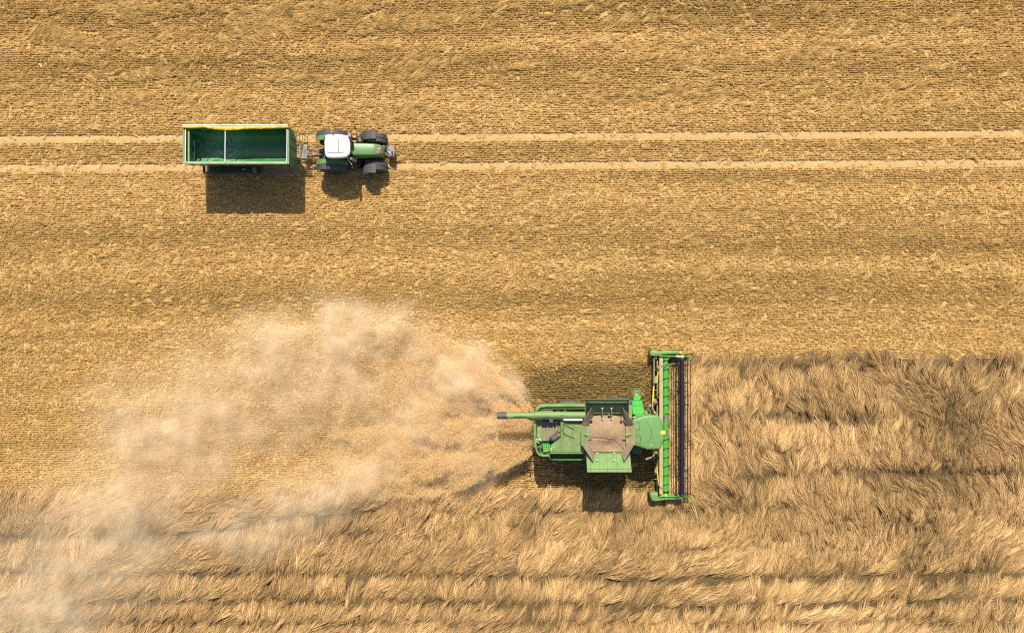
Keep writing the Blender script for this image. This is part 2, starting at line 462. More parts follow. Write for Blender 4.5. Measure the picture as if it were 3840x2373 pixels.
def litter_tuft(r, n, L0, L1, spread, zmax):
    sp = []
    for _ in range(n):
        a = r.gauss(0, 0.6); L = r.uniform(L0, L1); x, y = r.gauss(0, spread), r.gauss(0, spread * 0.6)
        z = r.uniform(0.01, zmax); z2 = r.uniform(0.01, zmax); c = r.uniform(-0.15, 0.15)
        p0 = (x - math.cos(a) * L / 2, y - math.sin(a) * L / 2, z); p2 = (x + math.cos(a) * L / 2, y + math.sin(a) * L / 2, z2)
        p1 = (x - math.sin(a) * L * c, y + math.cos(a) * L * c, (z + z2) / 2 + 0.01)
        sp.append(([p0, p1, p2], r.uniform(0.010, 0.02), r.uniform(-0.6, 0.6), r.random()))
    return sp
def lodged_tuft(r, n, L, top, fan, curl, width=(0.014, 0.026)):
    """stalks that rise, bend over together and lie along +X"""
    sp = []
    bend = r.uniform(-curl, curl)
    for _ in range(n):
        x, y = r.uniform(-0.12, 0.12), r.gauss(0, 0.055)
        a = r.gauss(0, fan); l = L * r.uniform(0.65, 1.15); t = top * r.uniform(0.55, 1.1)
        pts = []
        for i in range(5):
            u = i / 4
            ang = a + bend * u
            px = x + l * (u ** 1.15) * math.cos(ang); py = y + l * u * math.sin(ang)
            z = t * (math.sin(min(u * 1.9, math.pi / 2 + 0.25)) ) * (1.0 - 0.38 * u * u)
            pts.append((px, py, max(z, 0.01)))
        sp.append((pts, r.uniform(*width), r.uniform(-0.8, 0.8), r.random()))
    return sp

def scatter(name, x, y, z, rot, scl, vid, tint, protos):
    n = len(x)
    me = bpy.data.meshes.new(name)
    me.vertices.add(n)
    me.vertices.foreach_set('co', np.stack([x, y, z], 1).astype(np.float32).ravel())
    a = me.attributes.new('rot', 'FLOAT_VECTOR', 'POINT'); a.data.foreach_set('vector', rot.astype(np.float32).ravel())
    a = me.attributes.new('scl', 'FLOAT_VECTOR', 'POINT'); a.data.foreach_set('vector', scl.astype(np.float32).ravel())
    a = me.attributes.new('vid', 'INT', 'POINT'); a.data.foreach_set('value', vid.astype(np.int32))
    a = me.attributes.new('tint', 'FLOAT', 'POINT'); a.data.foreach_set('value', tint.astype(np.float32))
    o = bpy.data.objects.new(name, me); C.objects.link(o)
    col = bpy.data.collections.new(name + '_variants')
    for i, pr in enumerate(protos):
        pr.name = '%s_variant_%02d' % (name, i)
        col.objects.link(pr)
    ng = bpy.data.node_groups.new(name, 'GeometryNodeTree')
    ng.interface.new_socket('Geometry', in_out='INPUT', socket_type='NodeSocketGeometry')
    ng.interface.new_socket('Geometry', in_out='OUTPUT', socket_type='NodeSocketGeometry')
    gi = ng.nodes.new('NodeGroupInput'); go = ng.nodes.new('NodeGroupOutput')
    iop = ng.nodes.new('GeometryNodeInstanceOnPoints')
    ci = ng.nodes.new('GeometryNodeCollectionInfo'); ci.inputs['Collection'].default_value = col
    ci.inputs['Separate Children'].default_value = True; ci.inputs['Reset Children'].default_value = True
    def na(nm, ty):
        q = ng.nodes.new('GeometryNodeInputNamedAttribute'); q.data_type = ty; q.inputs[0].default_value = nm
        return next(s for s in q.outputs if s.enabled and s.name == 'Attribute')
    e2r = ng.nodes.new('FunctionNodeEulerToRotation')
    ng.links.new(na('rot', 'FLOAT_VECTOR'), e2r.inputs[0])
    ng.links.new(gi.outputs[0], iop.inputs['Points'])
    ng.links.new(ci.outputs[0], iop.inputs['Instance'])
    iop.inputs['Pick Instance'].default_value = True
    ng.links.new(na('vid', 'INT'), iop.inputs['Instance Index'])
    ng.links.new(e2r.outputs[0], iop.inputs['Rotation'])
    ng.links.new(na('scl', 'FLOAT_VECTOR'), iop.inputs['Scale'])
    ng.links.new(iop.outputs[0], go.inputs[0])
    md = o.modifiers.new('scatter', 'NODES'); md.node_group = ng
    return o

# ------------------------------------------------------------------ the field
g = MB().add([(-1500, -1500, 0), (1500, -1500, 0), (1500, 1500, 0), (-1500, 1500, 0)], [(0, 1, 2, 3)]).build('ground', M['soil'])
tag(g, 'dry soil of the field under chaff and stubble', kind='structure')

m, nt, out = newmat('bare_soil')
tc = node(nt, 'ShaderNodeTexCoord'); ob = tc.outputs['Object']; p = node(nt, 'ShaderNodeBsdfPrincipled')
n1 = noise(nt, ob, 0.9, 5, 0.6); n2 = noise(nt, ob, 12, 4, 0.7)
c = mixc(nt, n2, (0.05, 0.034, 0.012), (0.13, 0.088, 0.03))
c = mixc(nt, ramp(nt, n1, [(0.56, (0, 0, 0)), (0.7, (0.5, 0.5, 0.5))]), c, (0.09, 0.095, 0.022))
nt.links.new(c, p.inputs['Base Color']); p.inputs['Roughness'].default_value = 0.95
b = node(nt, 'ShaderNodeBump'); b.inputs['Strength'].default_value = 0.8; b.inputs['Distance'].default_value = 0.05
nt.links.new(n2, b.inputs['Height']); nt.links.new(b.outputs[0], p.inputs['Normal'])
nt.links.new(p.outputs[0], out.inputs[0]); M['bare'] = m
pts = [(-70, -70), (70, -70), (70, -2.8), (10.5, -2.9)]
r8 = random.Random(8)
for k in range(24):
    pts.append((10.2 - 9.0 * k / 23, -2.95 - 0.25 * r8.random() - (0.9 * max(0, k - 14) / 9)))
for k in range(14):
    pts.append((1.2 - 1.6 * math.sin(math.pi * k / 13) * r8.uniform(0.7, 1.1), -4.3 - 7.6 * k / 13))
pts.append((-70, -12.1))
sh_ = MB().add([(x, y, 0.006) for x, y in pts], [tuple(reversed(range(len(pts))))]).build('soil', M['bare'])
tag(sh_, 'bare dark soil with a few weeds under the standing crop and the fresh cut', kind='structure')

def track_y(k, x):      # two wheel tracks, tilting very slightly
    return (12.03 + 0.0060 * x) if k == 0 else (10.08 + 0.0055 * x)
for k in range(2):
    mb = MB(); xs = np.linspace(-60, 60, 160)
    w = 0.25
    vs = []; r2 = random.Random(k)
    for x in xs:
        e = 0.03 * r2.uniform(-1, 1)
        for j, t in enumerate((-1, -0.4, 0.4, 1)):
            vs.append((x, track_y(k, x) + t * w + (e if abs(t) == 1 else 0), 0.02 if abs(t) < 1 else 0.004))
    fs = [(i * 4 + j, i * 4 + 4 + j, i * 4 + 5 + j, i * 4 + 1 + j) for i in range(len(xs) - 1) for j in range(3)]
    o = mb.add(vs, fs).build('path', M['track'])
    tag(o, ('upper' if k == 0 else 'lower') + ' of the two pale wheel tracks pressed into the stubble', kind='structure')

X0, X1, Y0, Y1 = -40.0, 40.0, -26.0, 26.0
EDGE_X = 10.45
def crop_edge_y(x):
    low = -12.0 + 0.18 * vnoise(x, x * 0, 3.0, 1, 5, 2)
    high = -2.95 + 0.14 * vnoise(x, x * 0, 2.0, 1, 6, 2)
    return np.where(x > EDGE_X, high, low)

def fresh_mask(x, y):
    """strip just cut, not yet buried in chaff: behind the header"""
    m = sstep(-0.6, 3.0, x + 0.5 * (y + 6)) * (1 - sstep(9.6, 10.4, x)) * (1 - sstep(-3.6, -2.7, y)) * sstep(-12.3, -12.0, y)
    return m

def band(y, x):
    """broad stripes left by successive passes"""
    v = 0.30 * vnoise(x, y, 22, 1.1, 21, 3) + 0.25 * vnoise(x, y, 40, 3.0, 22, 2) + 0.22 * vnoise(x, y, 60, 0.45, 23, 2)
    for yc, wd, a in ((20.6, 1.2, -0.28), (18.2, 0.6, 0.3), (16.6, 0.9, -0.22), (14.2, 0.9, 0.22), (12.6, 0.35, -0.25), (11.0, 0.7, -0.15), (8.0, 1.2, 0.28), (5.1, 1.1, -0.25), (3.25, 0.5, 0.3),
                      (1.4, 0.6, -0.28), (-0.4, 0.6, 0.25), (-2.2, 0.4, 0.12), (-9.0, 1.6, 0.1)):
        v = v + a * np.exp(-((y - yc - 0.006 * x) / wd) ** 2)
    return v

def stubble():
    rows = np.arange(Y0, Y1, 0.148)
    xs = np.arange(X0, X1, 0.085)
    xx, yy = np.meshgrid(xs, rows)
    x = xx.ravel() + rng.normal(0, 0.03, xx.size); yr = yy.ravel()
    wild = sstep(-0.2, 0.9, vnoise(x + 0.6 * yr, yr - 0.08 * x, 5.5, 1.6, 38, 3)) * (0.35 + 0.65 * sstep(10, 16, yr))
    y = yr + 0.005 * x + 0.05 * vnoise(x, yr, 6, 3.5, 31, 2) + rng.normal(0, 0.013, x.size) + 0.030 * vnoise(x, yr, 0.16, 0.15, 30, 2) + wild * 0.10 * vnoise(x, yr, 0.7, 0.4, 39, 2)
    keep = y > crop_edge_y(x) + 0.05
    for k in range(2): keep &= np.abs(y - track_y(k, x)) > 0.23 + 0.05 * rng.random(x.size)
    gap = vnoise(x, y, 0.26, 0.16, 37, 2)
    keep &= gap > -0.85 + 0.3 * rng.random(x.size)
    dash = vnoise(x + 0.5 * y, y - 0.10 * x * sstep(8, 14, y), 1.3, 0.17, 44, 3)
    keep &= ~((dash > 1.15 - 0.55 * sstep(10.5, 15, y)) & (rng.random(x.size) < 0.8))
    x, y, wild, gap = x[keep], y[keep], wild[keep], gap[keep]; n = len(x)
    b = band(y, x); fr = fresh_mask(x, y)
    hgt = 1.0 + 0.20 * vnoise(x, y, 0.9, 0.35, 33, 3) + 0.35 * gap + 0.10 * rng.normal(0, 1, n) + 0.7 * wild * vnoise(x + 0.8 * y, y - 0.12 * x, 1.6, 0.32, 43, 3)
    hgt = np.clip(hgt * (1 + 0.2 * sstep(11, 20, y)) * (1 + 0.1 * fr), 0.4, 2.1)
    th = 0.25 * vnoise(x, y, 4, 2, 35, 3) + rng.normal(0, 0.22, n) + math.pi * (rng.random(n) < 0.3) + wild * 0.5 * vnoise(x, y, 2, 1, 40, 2)
    rot = np.zeros((n, 3)); rot[:, 2] = th; rot[:, 0] = rng.normal(0, 0.10, n)
    s = 0.85 + 0.3 * rng.random(n)
    scl = np.stack([s * 1.15, s * (0.95 + 0.5 * wild), hgt], 1)
    tint = np.clip(0.58 + 0.31 * b + 0.05 * rng.normal(0, 1, n) + 0.06 * vnoise(x, y, 0.6, 0.3, 36, 2) + 0.08 * gap - 0.40 * fr, 0, 1)
    protos = [blades(row_tuft(random.Random(100 + i), 18), M['stub'], 'stub') for i in range(12)]
    o = scatter('stubble', x, y, np.zeros(n), rot, scl, rng.integers(0, 12, n), tint, protos)
    tag(o, 'golden straw stubble left in close sown rows over the cut field', 'stubble', kind='stuff')
stubble()

def litter():
    n0 = 150000
    x = rng.uniform(X0, X1, n0); y = rng.uniform(Y0, Y1, n0)
    b = band(y, x); fr = fresh_mask(x, y)
    dens = 0.20 + 0.55 * b + 0.42 * vnoise(x, y, 0.45, 0.24, 41, 3) - 0.5 * fr
    keep = (y > crop_edge_y(x)) & (rng.random(n0) < dens)
    for k in range(2): keep &= (np.abs(y - track_y(k, x)) > 0.2) | (rng.random(n0) < 0.6)
    x, y = x[keep], y[keep]; n = len(x)
    th = 0.25 + 0.7 * vnoise(x, y, 3, 1.6, 42, 3) + rng.normal(0, 0.8, n)
    rot = np.zeros((n, 3)); rot[:, 2] = th
    s = 0.8 + 0.5 * rng.random(n)
    z = 0.02 + 0.10 * rng.random(n)
    tint = np.clip(0.62 + 0.25 * b[keep] + 0.13 * rng.normal(0, 1, n) - 0.25 * fr[keep], 0, 1)
    protos = [blades(litter_tuft(random.Random(200 + i), 13, 0.06, 0.20, 0.07, 0.05), M['stub'], 'straw') for i in range(8)]
    o = scatter('loose_straw', x, y, z, rot, np.stack([s, s, s], 1), rng.integers(0, 8, n), tint, protos)
    tag(o, 'loose pale straw litter lying over the stubble rows', 'straw', kind='stuff')
litter()

def long_streaks():
    """flattened stalks the knife passed over, in wavy tongues across the upper part of the field"""
    n0 = 95000
    x = rng.uniform(X0, X1, n0); y = rng.uniform(-2.6, Y1, n0)
    w = vnoise(x + 1.2 * y, y - 0.10 * x, 3.6, 0.55, 51, 4)
    up = 0.06 + 0.94 * sstep(12, 17, y)
    lefty = 0.55 + 0.45 * (1 - sstep(-12, 8, x))
    keep = (rng.random(n0) < 0.85 * up * lefty * sstep(0.15, 0.6, w) + 0.012)
    keep &= (y > crop_edge_y(x) + 0.3)
    for k in range(2): keep &= np.abs(y - track_y(k, x)) > 0.35
    x, y = x[keep], y[keep]; n = len(x)
    th = 0.25 + 0.45 * vnoise(x, y, 5, 2.0, 52, 3) + rng.normal(0, 0.12, n)
    rot = np.zeros((n, 3)); rot[:, 2] = th
    s = 0.75 + 0.5 * rng.random(n)
    tint = np.clip(0.55 + 0.15 * rng.normal(0, 1, n), 0, 1)
    protos = [blades(lodged_tuft(random.Random(300 + i), 14, 0.62, 0.15, 0.14, 0.5, (0.010, 0.018)), M['stub'], 'stalks') for i in range(8)]
    o = scatter('flattened_stubble', x, y, np.full(n, 0.03), rot, np.stack([s, s, 1.2 + 0.8 * rng.random(n)], 1), rng.integers(0, 8, n), tint, protos)
    tag(o, 'tongues of flattened long stubble combed across the rows', 'stubble', kind='stuff')
long_streaks()

# furrows in the standing crop: (points in photograph pixels, half width in m, strength)
FUR = [([(0, 2040), (500, 2030), (800, 2010), (1050, 1960), (1400, 1925)], 0.26, 0.95),
       ([(1000, 2045), (1400, 2030), (1760, 2035)], 0.15, 0.7),
       ([(0, 2170), (900, 2172), (1500, 2178), (2200, 2190), (3000, 2178), (3840, 2165)], 0.19, 1.1),
       ([(0, 2275), (700, 2272), (1500, 2278), (2300, 2290), (3000, 2280), (3840, 2262)], 0.19, 1.0),
       ([(2500, 1938), (2760, 1930), (2960, 1925)], 0.2, 1.0),
       ([(2760, 1820), (3100, 1790), (3450, 1795), (3840, 1792)], 0.2, 1.05),
       ([(2600, 1585), (2850, 1588), (3150, 1612), (3300, 1595)], 0.2, 1.0),
       ([(2600, 1405), (2900, 1412), (3150, 1400), (3500, 1398), (3840, 1405)], 0.22, 0.5),
       ([(2750, 1715), (3050, 1700)], 0.15, 0.8),
       ([(3300, 1990), (3500, 1985)], 0.2, 0.8), ([(2900, 1530), (3050, 1525)], 0.15, 0.7), ([(2700, 1850), (2790, 1900)], 0.15, 0.8),
       ([(1500, 1975), (2100, 1945), (2500, 1945)], 0.14, 0.75),
       ([(3600, 1500), (3640, 1700), (3600, 1950), (3540, 2100)], 0.9, 0.3),
       ([(0, 2353), (1500, 2360), (3840, 2350)], 0.16, 0.8)]
def furrow(x, y):
    f = np.zeros_like(x)
    wob = 0.10 * vnoise(x, y, 2.0, 2.0, 61, 3)
    for pts, w, a in FUR:
        w3 = [P(px, py, 0.25) for px, py in pts]
        d = np.full_like(x, 1e9)
        for (ax, ay), (bx, by) in zip(w3[:-1], w3[1:]):
            vx, vy = bx - ax, by - ay
            t = np.clip(((x - ax) * vx + (y - ay) * vy) / (vx * vx + vy * vy), 0, 1)
            if ax < -30: t = np.clip(((x - ax) * vx + (y - ay) * vy) / (vx * vx + vy * vy), -1, 1)
            if bx > 30: t = np.clip(((x - ax) * vx + (y - ay) * vy) / (vx * vx + vy * vy), 0, 2)
            d = np.minimum(d, np.hypot(x - ax - t * vx, y - ay - t * vy + wob))
        w = w * (1.25 + 0.35 * vnoise(x, y, 1.5, 5, 62, 2))
        f = np.maximum(f, a * np.exp(-(d / w) ** 2))
    return f

def crop():
    dn = 85
    n0 = int((X1 - X0) * (Y1 + 1 - 2) * dn)
    x = rng.uniform(X0, X1, n0); y = rng.uniform(Y0, -2.3, n0)
    ok = y < crop_edge_y(x) - 0.25 * rng.random(n0)
    x, y = x[ok], y[ok]
    n = len(x)
    fu = furrow(x, y)
    right = sstep(8, 14, x) * sstep(-17, -13, y)
    base = np.radians(58 + 44 * right)
    th = base + (0.55 + 0.35 * right) * vnoise(x, y, 3.6, 2.2, 71, 2) + 0.35 * vnoise(x, y, 1.1, 0.8, 72, 2)
    near = np.exp(-((y - crop_edge_y(x)) / 0.6) ** 2)
    th = th * (1 - 0.3 * near) + 0.3 * near * np.radians(80)
    # around the furrows the stalks lie nearly along them
    th = th * (1 - 0.55 * np.clip(fu * 1.4, 0, 1)) + 0.55 * np.clip(fu * 1.4, 0, 1) * np.radians(15)
    th = th + 0.14 * vnoise(x, y, 0.6, 0.45, 78, 2) + rng.normal(0, 0.06, n)
    over = y + 1.0 * np.sin(th) - (crop_edge_y(x) + 0.28 + 0.14 * rng.random(n))
    inside_ = over < 0
    # tussocks: stretched along the stalks
    c, s_ = np.cos(base), np.sin(base)
    u2, v2 = x * c + y * s_, -x * s_ + y * c
    u2, v2 = u2 + 0.9 * vnoise(x, y, 2.4, 2.4, 76, 2), v2 + 0.9 * vnoise(x, y, 2.4, 2.4, 77, 2)
    lump = 0.85 * vnoise(u2, v2, 1.5, 0.26, 73, 2) + 0.35 * vnoise(x, y, 1.8, 1.0, 74, 2)
    hgt = np.clip(1.25 + 1.25 * lump + 0.15 * rng.normal(0, 1, n) - 0.8 * fu, 0.25, 2.8)
    f2 = np.maximum(np.maximum(fu, furrow(x + 0.30 * np.cos(th), y + 0.30 * np.sin(th))), furrow(x + 0.72 * np.cos(th), y + 0.72 * np.sin(th)))
    keep = inside_ & (rng.random(n) < np.clip(0.72 + 1.0 * lump, 0.06, 1)) 
    rot = np.zeros((n, 3)); rot[:, 2] = th; rot[:, 0] = rng.normal(0, 0.12, n)
    s = 0.8 + 0.45 * rng.random(n)
    flat = rng.random(n) < 1.35 * f2
    keep &= ~flat | (rng.random(n) < 0.42)
    s = np.where(flat, 0.30 + 0.25 * rng.random(n), s); hgt = np.where(flat, 0.22, hgt); rot[:, 2] = np.where(flat, rng.normal(0.1, 0.6, n), rot[:, 2])
    dull = vnoise(x, y, 4.5, 2.5, 75, 3)
    patch = np.exp(-(((x - 29) / 3.2) ** 2 + ((y + 8.5) / 4.2) ** 2)) + 0.6 * np.exp(-(((x - 27.5) / 1.6) ** 2 + ((y + 17) / 4) ** 2))
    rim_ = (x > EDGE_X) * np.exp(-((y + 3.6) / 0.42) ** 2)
    tint = np.clip(0.44 + 0.18 * dull + 0.26 * lump + 0.10 * near + 0.08 * rng.normal(0, 1, n) - 0.17 * patch - 0.25 * rim_ - 0.25 * fu - 0.28 * flat, 0, 1)  # furrow shade painted in: flattened tufts tinted darker
    scl = np.stack([s * (1 - 0.3 * patch), s, hgt], 1)
    protos = [blades(lodged_tuft(random.Random(400 + i), 17, 1.08 + 0.07 * (i % 3), 0.30, 0.055, 0.30, (0.011, 0.022)), M['crop'], 'stalks') for i in range(12)]
    k = keep
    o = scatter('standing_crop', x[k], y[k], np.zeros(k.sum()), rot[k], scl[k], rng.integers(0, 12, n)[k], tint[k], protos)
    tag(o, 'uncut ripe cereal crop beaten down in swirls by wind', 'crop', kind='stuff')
crop()

# ------------------------------------------------------------------ wheels
def wheel(root, c, r, w, tyre_mat, rim_mat, side=1, lugs=22, lug_h=0.045, rim_r=0.5):
    prof = [(-w * 0.40, r * rim_r), (-w * 0.5, r * 0.72), (-w * 0.49, r * 0.86), (-w * 0.44, r * 0.945), (-w * 0.25, r * 0.965), (0, r * 0.97),
            (w * 0.25, r * 0.965), (w * 0.44, r * 0.945), (w * 0.49, r * 0.86), (w * 0.5, r * 0.72), (w * 0.40, r * rim_r)]
    t = MB().lathe_y((c[0], c[1], c[2]), prof, 40)
    for k in range(lugs):
        for sd in (-1, 1):
            a0 = 2 * math.pi * (k + (0.5 if sd > 0 else 0)) / lugs
            da = 0.85 * math.pi / lugs * 2.2
            ring = []
            for (yy, aa, rr) in ((0.02, 0, 0.968), (0.47, -da, 0.90)):
                for wa in (-0.22, 0.22):
                    a = a0 + aa + wa * 2 * math.pi / lugs
                    ring.append((yy * sd * w, a, rr * r))
            def pt(q, e): return (c[0] + (q[2] + e) * math.cos(q[1]), c[1] + q[0], c[2] + (q[2] + e) * math.sin(q[1]))
            a, b, d, e = ring
            t.loft([[pt(a, -0.01), pt(b, -0.01), pt(e, -0.01), pt(d, -0.01)], [pt(a, lug_h), pt(b, lug_h), pt(e, lug_h), pt(d, lug_h)]])
    h = empty('wheel', Vector(c) - origin_of(root)); h.parent = root
    t.build('tyre', tyre_mat, h, smooth=True)
    s = side
    rp = [(-w * 0.38, r * rim_r * 1.0), (s * w * 0.36, r * rim_r * 1.02), (s * w * 0.38, r * rim_r * 0.95), (s * w * 0.18, r * rim_r * 0.82), (s * w * 0.10, r * rim_r * 0.45), (s * w * 0.16, r * 0.16), (s * w * 0.24, r * 0.14), (s * w * 0.24, 0.02)]
    if s < 0: rp[0] = (w * 0.38, r * rim_r)
    MB().lathe_y(c, rp, 28).build('rim', rim_mat, h, smooth=True)
    return h

def plate(pts_fn, pts, z_top, thick):
    return MB().prism([pts_fn(a, b, z_top) for a, b in pts], z_top - thick, z_top)

# ------------------------------------------------------------------ grain trailer
TX0, TX1, TYs, TYn, TH, TF = -20.5, -13.95, 9.56, 11.84, 3.45, 1.55
trl = empty('grain_trailer', ((TX0 + TX1) / 2, (TYs + TYn) / 2, 0))
tag(trl, 'long empty green tipping grain trailer with rolled yellow tarpaulin hitched behind the tractor', 'trailer')
t = 0.06
TCY = (TYs + TYn) / 2; HW = (TYn - TYs) / 2
TUB = [(-1.0, 3.35), (-1.0, 2.75), (-0.965, 2.45), (-0.88, 2.15), (-0.74, 1.92), (-0.55, 1.76), (-0.30, 1.67), (0, 1.64)]
TUB = TUB + [(-a, z) for a, z in TUB[-2::-1]]
inner = [(TCY + a * (HW - t), z) for a, z in TUB]
outer = [(TCY + a * HW, z - (t if abs(a) < 0.99 else 0)) for a, z in TUB]
def tub_part(i0, i1, name, mat, x0, x1):
    pr = inner[i0:i1 + 1] + outer[i0:i1 + 1][::-1]
    return MB().loft([[(x, y, z) for y, z in pr] for x in (x0, x1)]).build(name, mat, trl, smooth=True)
tub_part(0, 2, 'side_wall', M['tub'], TX0 + t, TX1 - t)
tub_part(12, 14, 'side_wall', M['tub'], TX0 + t, TX1 - t)
tub_part(2, 12, 'floor_plate', M['tub_floor'], TX0 + t, TX1 - t)
def end_plate(x0, x1, name, mat):
    return MB().loft([[(x, y, z) for y, z in outer] for x in (x0, x1)]).build(name, mat, trl)
tg = end_plate(TX0, TX0 + t, 'tailgate', M['tub'])
MB().box(TX0 + t, TX0 + t + 0.03, 10.55, 10.95, 1.95, 2.25).build('grain_hatch', M['black'], tg)
end_plate(TX1 - t, TX1, 'front_wall', M['tr_green'])
for x in (TX0 + 0.9,):       # pale welded seam across the rear of the tub
    MB().box(TX0 + t, TX0 + t + 0.035, TYs + 0.45, TYn - 0.55, 1.98, 2.06).build('seam', M['alu'], tg)
for k in range(12):          # outer stiffening ribs
    x = TX0 + 0.35 + k * (TX1 - TX0 - 0.7) / 11
    for y0, y1 in ((TYs - 0.045, TYs - 0.002), (TYn + 0.002, TYn + 0.045)):
        MB().box(x - 0.04, x + 0.04, y0, y1, 2.7, TH - 0.13).build('rib', M['tr_green'], trl)
for y in (10.1, 10.7, 11.3):
    MB().box(TX1 + 0.002, TX1 + 0.05, y - 0.05, y + 0.05, 1.75, TH - 0.15).build('rib', M['tr_green'], trl)
MB().box(TX0 - 0.02, TX1 + 0.04, TYs - 0.06, TYs + 0.10, TH - 0.099, TH).build('top_rail', M['rim_rail'], trl, 0.015)
MB().box(TX0 - 0.02, TX1 + 0.04, TYn - 0.10, TYn + 0.06, TH - 0.099, TH).build('top_rail', M['rim_rail'], trl, 0.015)
MB().box(TX0 - 0.03, TX0 + 0.10, TYs + 0.103, TYn - 0.103, TH - 0.097, TH + 0.002).build('top_rail', M['rim_rail2'], trl, 0.012)
MB().box(TX0 + 0.26, TX0 + 0.36, TYs + 0.103, TYn - 0.103, TH - 0.18, TH - 0.06).build('tailgate_rail', M['olive'], trl, 0.012)
MB().box(TX1 - 0.05, TX1 + 0.055, TYs + 0.103, TYn - 0.103, TH - 0.097, TH + 0.002).build('top_rail', M['rim_rail2'], trl, 0.012)
for x in (TX0 + 0.17, -17.86, TX1 - 0.06):
    MB().cyl((x - 0.02, TYs + 0.02, TH + 0.04), (x, (TYs + TYn) / 2, TH + 0.07), 0.028, 0.028, 8).cyl((x, (TYs + TYn) / 2, TH + 0.07), (x + 0.0, TYn - 0.2, TH + 0.04), 0.028, 0.028, 8).build('cross_bar', M['alu'], trl, smooth=True)
# rolled tarpaulin along the far side, sagging into the tub by the middle bar
def tarp():
    mb = MB(); rings = []; r2 = random.Random(3)
    N = 90
    for i in range(N + 1):
        u = i / N; x = TX0 + 0.02 + u * (TX1 - TX0 + 0.03)
        sag = math.exp(-((x + 17.75) / 1.1) ** 2) * 0.15 + math.exp(-((x + 15.6) / 1.3) ** 2) * 0.06 + 0.0
        if x < -19.0: sag = 0.01 + 0.02 * math.sin((x + 20.5) * 3)
        wr = 0.022 * math.sin(x * 23 + 2 * math.sin(x * 5)) * (1 if x > -19.2 else 0.3)
        y1 = TYn + 0.02; y0 = TYn - 0.13 - sag
        tieg = 0.75 if abs(x + 19.22) < 0.04 or abs(x + 14.12) < 0.04 else 1.0
        ring = []
        for k in range(14):
            a = 2 * math.pi * k / 14
            yc, hw = (y0 + y1) / 2, (y1 - y0) / 2 * tieg
            zc = TH + 0.09 - 0.05 * (1 - math.cos(a)) * sag * 3
            ring.append((x, yc - hw * math.cos(a), zc + (0.085 * tieg) * math.sin(a) + wr * math.sin(a * 3 + x * 9)))
        rings.append(ring)
    return mb.loft(rings).build('tarpaulin', M['tarp'], trl, smooth=True)
tp = tarp()
MB().cyl((TX0 + 0.02, TYn + 0.05, TH + 0.13), (TX1 + 0.0, TYn + 0.05, TH + 0.13), 0.035, 0.035, 8).build('tarpaulin_batten', M['pinkish'], trl, smooth=True)
for x in (-19.22, -14.12):
    MB().tube([(x, TYn + 0.06, TH + 0.02), (x, TYn - 0.08, TH + 0.19), (x, TYn - 0.26, TH + 0.02)], 0.012, 6).build('strap', M['canvas'], tp)
# running gear
MB().box(TX0 + 0.5, TX1 - 0.2, 10.2, 10.38, 0.9, 1.2).box(TX0 + 0.5, TX1 - 0.2, 11.05, 11.23, 0.9, 1.2).box(-19.9, -19.7, 10.38, 11.05, 0.95, 1.15).box(-15.0, -14.8, 10.38, 11.05, 0.95, 1.15).build('chassis', M['black'], trl, 0.01)
MB().box(TX0 + 0.1, TX1 - 0.1, TCY - 0.5, TCY + 0.5, 1.25, 1.5).build('subframe', M['green_dark'], trl)
for x in (-19.15, -17.35):
    MB().cyl((x, 9.7, 0.56), (x, 11.75, 0.56), 0.07, 0.07, 10).build('axle', M['black'], trl)
    for y, sd in ((9.75, -1), (11.68, 1)):
        wheel(trl, (x, y, 0.57), 0.57, 0.46, M['rubber'], M['steel'], sd, 26, 0.015, 0.55)
for y0, y1 in ((9.38, 9.95), (11.48, 12.02)):
    pr = [(-20.0, 0.85), (-19.8, 1.18), (-19.4, 1.27), (-17.1, 1.27), (-16.75, 1.18), (-16.5, 0.85)]
    MB().loft([[(x, y, z) for x, z in pr] + [(x, y, z - 0.03) for x, z in reversed(pr)] for y in (y0, y1)]).build('mudguard', M['black'], trl)
MB().box(-20.4, -20.3, 9.45, 11.95, 0.55, 0.75).build('rear_bumper', M['black'], trl)
MB().slab([(-20.5, 9.6, 1.0), (-19.95, 9.42, 1.0), (-19.95, 9.42, 0.6), (-20.4, 9.55, 0.6)], 0.03).build('mud_flap', M['canvas'], trl)
for y in (9.44, 11.98):
    MB().box(-16.35, -14.0, y - 0.03, y + 0.03, 0.78, 0.84).box(-16.35, -14.0, y - 0.02, y + 0.02, 0.50, 0.56).box(-16.2, -16.14, y - 0.018, y + 0.018, 0.5, 1.3).box(-14.7, -14.64, y - 0.018, y + 0.018, 0.5, 1.3).build('side_guard', M['grey'], trl)
MB().box(-16.95, -16.72, 9.40, 9.75, 0.72, 1.28).build('tool_box', M['grey'], trl, 0.01)
MB().cyl((-17.6, 9.62, 1.36), (-17.0, 9.5, 1.0), 0.05, 0.05, 8).build('stay', M['beige'], trl)
# front platform, ladder, drawbar
pf = empty('platform', (-13.68 - trl.location.x, 10.7 - trl.location.y, 1.25)); pf.parent = trl
for k in range(9):
    x = -13.87 + k * 0.058
    MB().box(x, x + 0.026, 10.32, 11.22, 1.27, 1.31).build('slat', M['steel'], pf)
MB().box(-13.90, -13.34, 10.29, 10.32, 1.22, 1.33).build('platform_edge', M['black'], pf)
MB().box(-13.90, -13.34, 11.22, 11.25, 1.22, 1.33).build('platform_edge', M['black'], pf)
MB().cyl((-14.1, 10.30, 1.34), (-13.3, 10.30, 1.34), 0.015, 0.015, 6).build('hand_bar', M['steel'], pf)
ld = MB()
for (a, b) in ((11.32, 11.80),):
    for x0, z0, x1, z1 in ((-13.86, 2.6, -13.45, 0.8),):
        for y in (a, b): ld.cyl((x0, y, z0), (x1, y, z1), 0.02, 0.02, 6)
ld.build('ladder_rail', M['black'], trl)
